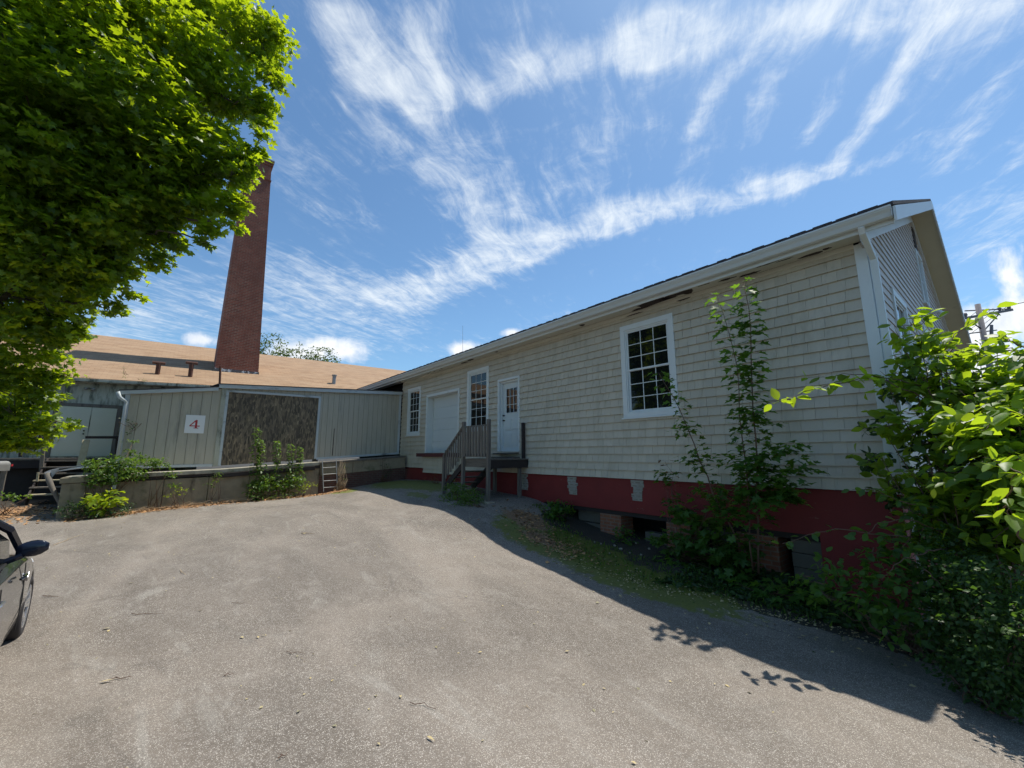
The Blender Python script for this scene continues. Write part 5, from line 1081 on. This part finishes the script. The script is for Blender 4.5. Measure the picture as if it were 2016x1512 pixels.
for a, b_, lab, r in TW:
    p, q = GP(*a), GP(*b_); k = 6; pts = []
    for t in np.linspace(0, 1, k):
        w = p+(q-p)*t+rng.normal(size=3)*.012; w[2] = GH(w[0], w[1])+r+.003+abs(rng.normal())*.004; pts.append(w)
    m = MB(); r *= .55; m.tube(pts, [r*1.0, r*.9, r*.8, r*.7, r*.6, r*.4], 5); w = pts[3]+np.array([.05, .04, .01]); m.tube([pts[2], w], r*.4, 4)
    obj('twig', m, 'dry_stem' if 'pale' in lab or 'curled' in lab else 'stem', base=pts[0], label=lab, category='twig', group='twigs lying on the asphalt')
for (x, y), lab, sz, sh_ in [((840, 1455), 'single orange yellow leaf near the bottom centre', .085, 'narrow'), ((867, 1242), 'small yellow leaf in the centre of the yard', .05, 'narrow'), ((1112, 1285), 'small yellow leaf right of centre in the yard', .05, 'small'), ((195, 1343), 'long tan leaf with two small ones at lower left', .11, 'narrow'), ((263, 1149), 'pale yellow leaf right of the car', .06, 'small'), ((474, 1254), 'small orange leaf in the left centre foreground', .05, 'small'), ((200, 1241), 'pale chip of leaf right of the car wheel', .07, 'small'), ((756, 1165), 'yellow leaf in the mid yard', .05, 'small'), ((600, 1050), 'tan leaf by the curled twig in mid yard', .10, 'small')]:
    p = GP(x, y); p[2] = GH(p[0], p[1])+.012; an = rng.uniform(0, 6.28)
    l = leaves([p], np.array([[.15, .1, 1.]]), np.array([[math.cos(an), math.sin(an), .1]]), sz, sh_)
    obj('fallen_leaf', l, 'leaf_tan' if 'leaf_tan' in MT else 'litter_pale', base=p, label=lab, category='leaf', group='single leaves on the asphalt')
# ================================================================ sky, sun, camera
EL = math.radians(66); DL = math.radians(-1.2)
sun_dir = Vector((math.cos(EL)*math.sin(DL), -math.cos(EL)*math.cos(DL), math.sin(EL)))
L = bpy.data.lights.new('sun', 'SUN'); L.energy = 4.8; L.angle = math.radians(.53); L.color = (1, .955, .85)
lo = bpy.data.objects.new('sun', L); COL.objects.link(lo); lo.rotation_euler = sun_dir.to_track_quat('Z', 'Y').to_euler(); lo.location = (0, 0, 30)
W = bpy.data.worlds.new('World'); SC.world = W; W.use_nodes = True; nt = W.node_tree; t = NT(nt); bg = nt.nodes['Background']
sky = t.n('ShaderNodeTexSky', sky_type='NISHITA'); sky.sun_disc = False; sky.sun_elevation = EL; sky.sun_rotation = math.atan2(sun_dir.x, sun_dir.y)
sky.altitude = 50; sky.air_density = 1.0; sky.dust_density = .6; sky.ozone_density = 2.2
dirv = t.n('ShaderNodeTexCoord').outputs['Generated']
def dot(v, w):
    o = t.n('ShaderNodeVectorMath', operation='DOT_PRODUCT'); t.set(o.inputs[0], v); o.inputs[1].default_value = w; return o.outputs['Value']
X = dot(dirv, (A2[0], N2[0], 0)); Y = dot(dirv, (A2[1], N2[1], 0)); Zc = t.m('MAXIMUM', t.xyz(dirv)[2], .03)
qx = t.m('DIVIDE', X, Zc); qy = t.m('DIVIDE', Y, Zc); q0 = t.comb(qx, qy, 0.)
wn = t.n('ShaderNodeTexNoise'); t.set(wn.inputs['Vector'], q0); wn.inputs['Scale'].default_value = 2.2; wn.inputs['Detail'].default_value = 3
wc = t.n('ShaderNodeVectorMath', operation='MULTIPLY_ADD'); t.set(wc.inputs[0], wn.outputs['Color']); wc.inputs[1].default_value = (.16, .16, 0); t.set(wc.inputs[2], q0)
q = t.n('ShaderNodeVectorMath', operation='SUBTRACT'); t.set(q.inputs[0], wc.outputs[0]); q.inputs[1].default_value = (.08, .08, 0); qv = q.outputs[0]
wx, wy, _z = t.xyz(qv)
def vm(op, a, b=None, c=None, out=0):
    o = t.n('ShaderNodeVectorMath', operation=op)
    for k, v in enumerate((a, b, c)):
        if v is not None: t.set(o.inputs[k], v)
    return o.outputs['Value' if op in ('DOT_PRODUCT', 'LENGTH', 'DISTANCE') else 'Vector']
def seg(p, r, w, I):
    (ax, ay), (bx, by) = p, r; dx, dy = bx-ax, by-ay; l2 = dx*dx+dy*dy
    h = t.m('SUBTRACT', vm('DOT_PRODUCT', qv, (dx/l2, dy/l2, 0)), (ax*dx+ay*dy)/l2, clamp=True)
    dd = vm('DISTANCE', qv, vm('MULTIPLY_ADD', h, (dx, dy, 0), (ax, ay, 0)))
    o = t.n('ShaderNodeMapRange', interpolation_type='SMOOTHSTEP'); t.set(o.inputs[0], dd)
    o.inputs[1].default_value = w*2.1; o.inputs[2].default_value = 0; o.inputs[3].default_value = 0; o.inputs[4].default_value = I*.92; return o.outputs[0]
SEG = [((-.72, 2.55), (-.05, 1.97), .17, 1.0), ((-.05, 1.97), (.45, 1.64), .11, .95), ((.45, 1.64), (.98, 1.43), .10, .95), ((.98, 1.43), (1.22, 1.30), .06, .7),
       ((-.10, .97), (.36, .86), .055, .85), ((.36, .86), (.85, .78), .07, .95), ((.85, .78), (1.3, .70), .08, .7), ((-.41, .80), (-.40, .98), .05, .85), ((-.20, .80), (-.25, 1.05), .05, .85), ((-.33, .86), (-.28, .98), .07, .75),
       ((.98, .78), (1.13, 1.33), .038, .85), ((.58, .95), (.58, 1.18), .03, .6), ((.70, .98), (.78, 1.2), .03, .45), ((.85, 1.0), (.95, 1.2), .03, .4), ((-.22, 1.2), (-.02, 1.85), .14, .42), ((-.78, 1.34), (-.70, 1.6), .12, .45), ((-1.15, 2.2), (-.9, 3.0), .28, .3),
       ((-.35, 1.15), (-.15, 1.5), .16, .3), ((.3, 1.05), (.2, 1.5), .12, .25), ((1.3, .9), (1.55, 1.35), .05, .4), ((1.5, .9), (1.75, 1.3), .04, .35), ((-3.6, 3.3), (-1.9, 2.6), .5, .5), ((-2.2, 4.4), (-1.2, 3.3), .45, .3), ((1.25, 1.1), (1.32, 1.25), .06, .35), ((-1.4, 2.0), (-.9, 2.4), .2, .2), ((1.9, 1.2), (2.3, 1.9), .08, .35)]
dens = None
for a in SEG:
    v = seg(*a); dens = v if dens is None else t.m('ADD', dens, v)
rv = t.n('ShaderNodeMapping'); t.set(rv.inputs[0], qv); rv.inputs[2].default_value = (0, 0, math.radians(20))
sv = t.scale(rv.outputs[0], (7.5, 1.7, 1))
strk = t.noise(sv, 1.25, 9, .64, .8); fine = t.noise(rv.outputs[0], 8, 8, .70, .5)
tex = t.m('ADD', t.m('MULTIPLY', strk, .52), t.m('MULTIPLY', fine, .48)); tn = t.ramp(tex, .40, .66)
veil = t.m('MULTIPLY_ADD', t.ramp(t.noise(q0, 1.0, 4, .55), .35, .7), .34, .06)
dens = t.m('ADD', dens, veil)
fil = t.noise(t.scale(rv.outputs[0], (26, 4.5, 1)), 1.5, 6, .7, .5)
tx = t.m('ADD', t.m('SUBTRACT', tex, .5), t.m('MULTIPLY', t.m('SUBTRACT', fil, .5), .22))
al = t.m('MULTIPLY', t.ramp(t.m('ADD', t.m('MULTIPLY', t.m('MINIMUM', dens, 1.05), .62), t.m('MULTIPLY', tx, 1.9)), .13, 1.10), .84)
al = t.m('MULTIPLY', al, t.ramp(dens, .03, .30))
# low cumulus near the horizon, placed by bearing and height
Ys = t.m('MAXIMUM', Y, .05); bx_ = t.m('DIVIDE', X, Ys); bz_ = t.m('DIVIDE', t.xyz(dirv)[2], t.m('SQRT', t.m('ADD', t.m('MULTIPLY', X, X), t.m('MULTIPLY', Y, Y))))
bn = t.noise(t.comb(bx_, bz_, 0.), 9, 8, .6)
bv = t.comb(bx_, bz_, 0.)
def cu(px, py, rx, ry):
    r = ray(px, py); x = r[0]*A2[0]+r[1]*N2[0]; y = r[0]*A2[1]+r[1]*N2[1]; cx = x/y; cz_ = r[2]/math.hypot(x, y); kx, ky = 815/rx, 815/ry
    return t.m('SUBTRACT', 1., vm('LENGTH', vm('MULTIPLY_ADD', bv, (kx, ky, 0), (-cx*kx, -cz_*ky, 0))))
cum = None
for a in [(590, 690, 95, 38), (680, 690, 60, 36), (920, 692, 48, 22), (1005, 655, 28, 14), (1990, 545, 60, 60), (2000, 620, 110, 50), (1930, 640, 60, 50), (400, 668, 50, 16), (1950, 720, 120, 50)]:
    v = cu(*a); cum = v if cum is None else t.m('MAXIMUM', cum, v)
cuf = t.m('ADD', cum, t.m('MULTIPLY', t.m('SUBTRACT', bn, .5), 2.4)); ca_ = t.ramp(cuf, .02, .75)
shade = t.ramp(t.noise(t.comb(bx_, bz_, 3.), 12, 6, .6), .3, .7)
skyc = t.mix(1., sky.outputs[0], (.74, .95, 1.03), 'MULTIPLY')
SKY_S = .13
hz = t.ramp(bz_, .45, .0)
skyc = t.mix(t.m('MULTIPLY', hz, .0), skyc, (7, 7.6, 8.2))
cl = t.mix(al, skyc, (7.0, 7.4, 7.6)); cl = t.mix(ca_, cl, t.mix(shade, (5.6, 6.1, 6.9), (8.0, 8.0, 8.0)))
t.set(bg.inputs[0], cl); bg.inputs[1].default_value = SKY_S
W.cycles.sampling_method = 'MANUAL'; W.cycles.sample_map_resolution = 512
cam = bpy.data.cameras.new('camera'); co = bpy.data.objects.new('camera', cam); COL.objects.link(co); SC.camera = co
cam.sensor_width = 36; cam.lens = F/2016*36; cam.clip_end = 2000; cam.clip_start = .05
co.location = tuple(CAM); co.rotation_euler = (math.pi/2+TH, 0, math.atan2(-A2[1], N2[1]))
SC.view_settings.view_transform = 'Standard'; SC.view_settings.look = 'None'; SC.view_settings.exposure = .16; SC.view_settings.gamma = 1
SC.cycles.use_adaptive_sampling = True; SC.cycles.adaptive_threshold = .025; SC.cycles.max_bounces = 5; SC.cycles.diffuse_bounces = 3; SC.cycles.transmission_bounces = 4; SC.cycles.transparent_max_bounces = 4; SC.cycles.use_denoising = True
SC.cycles.sample_clamp_indirect = 6
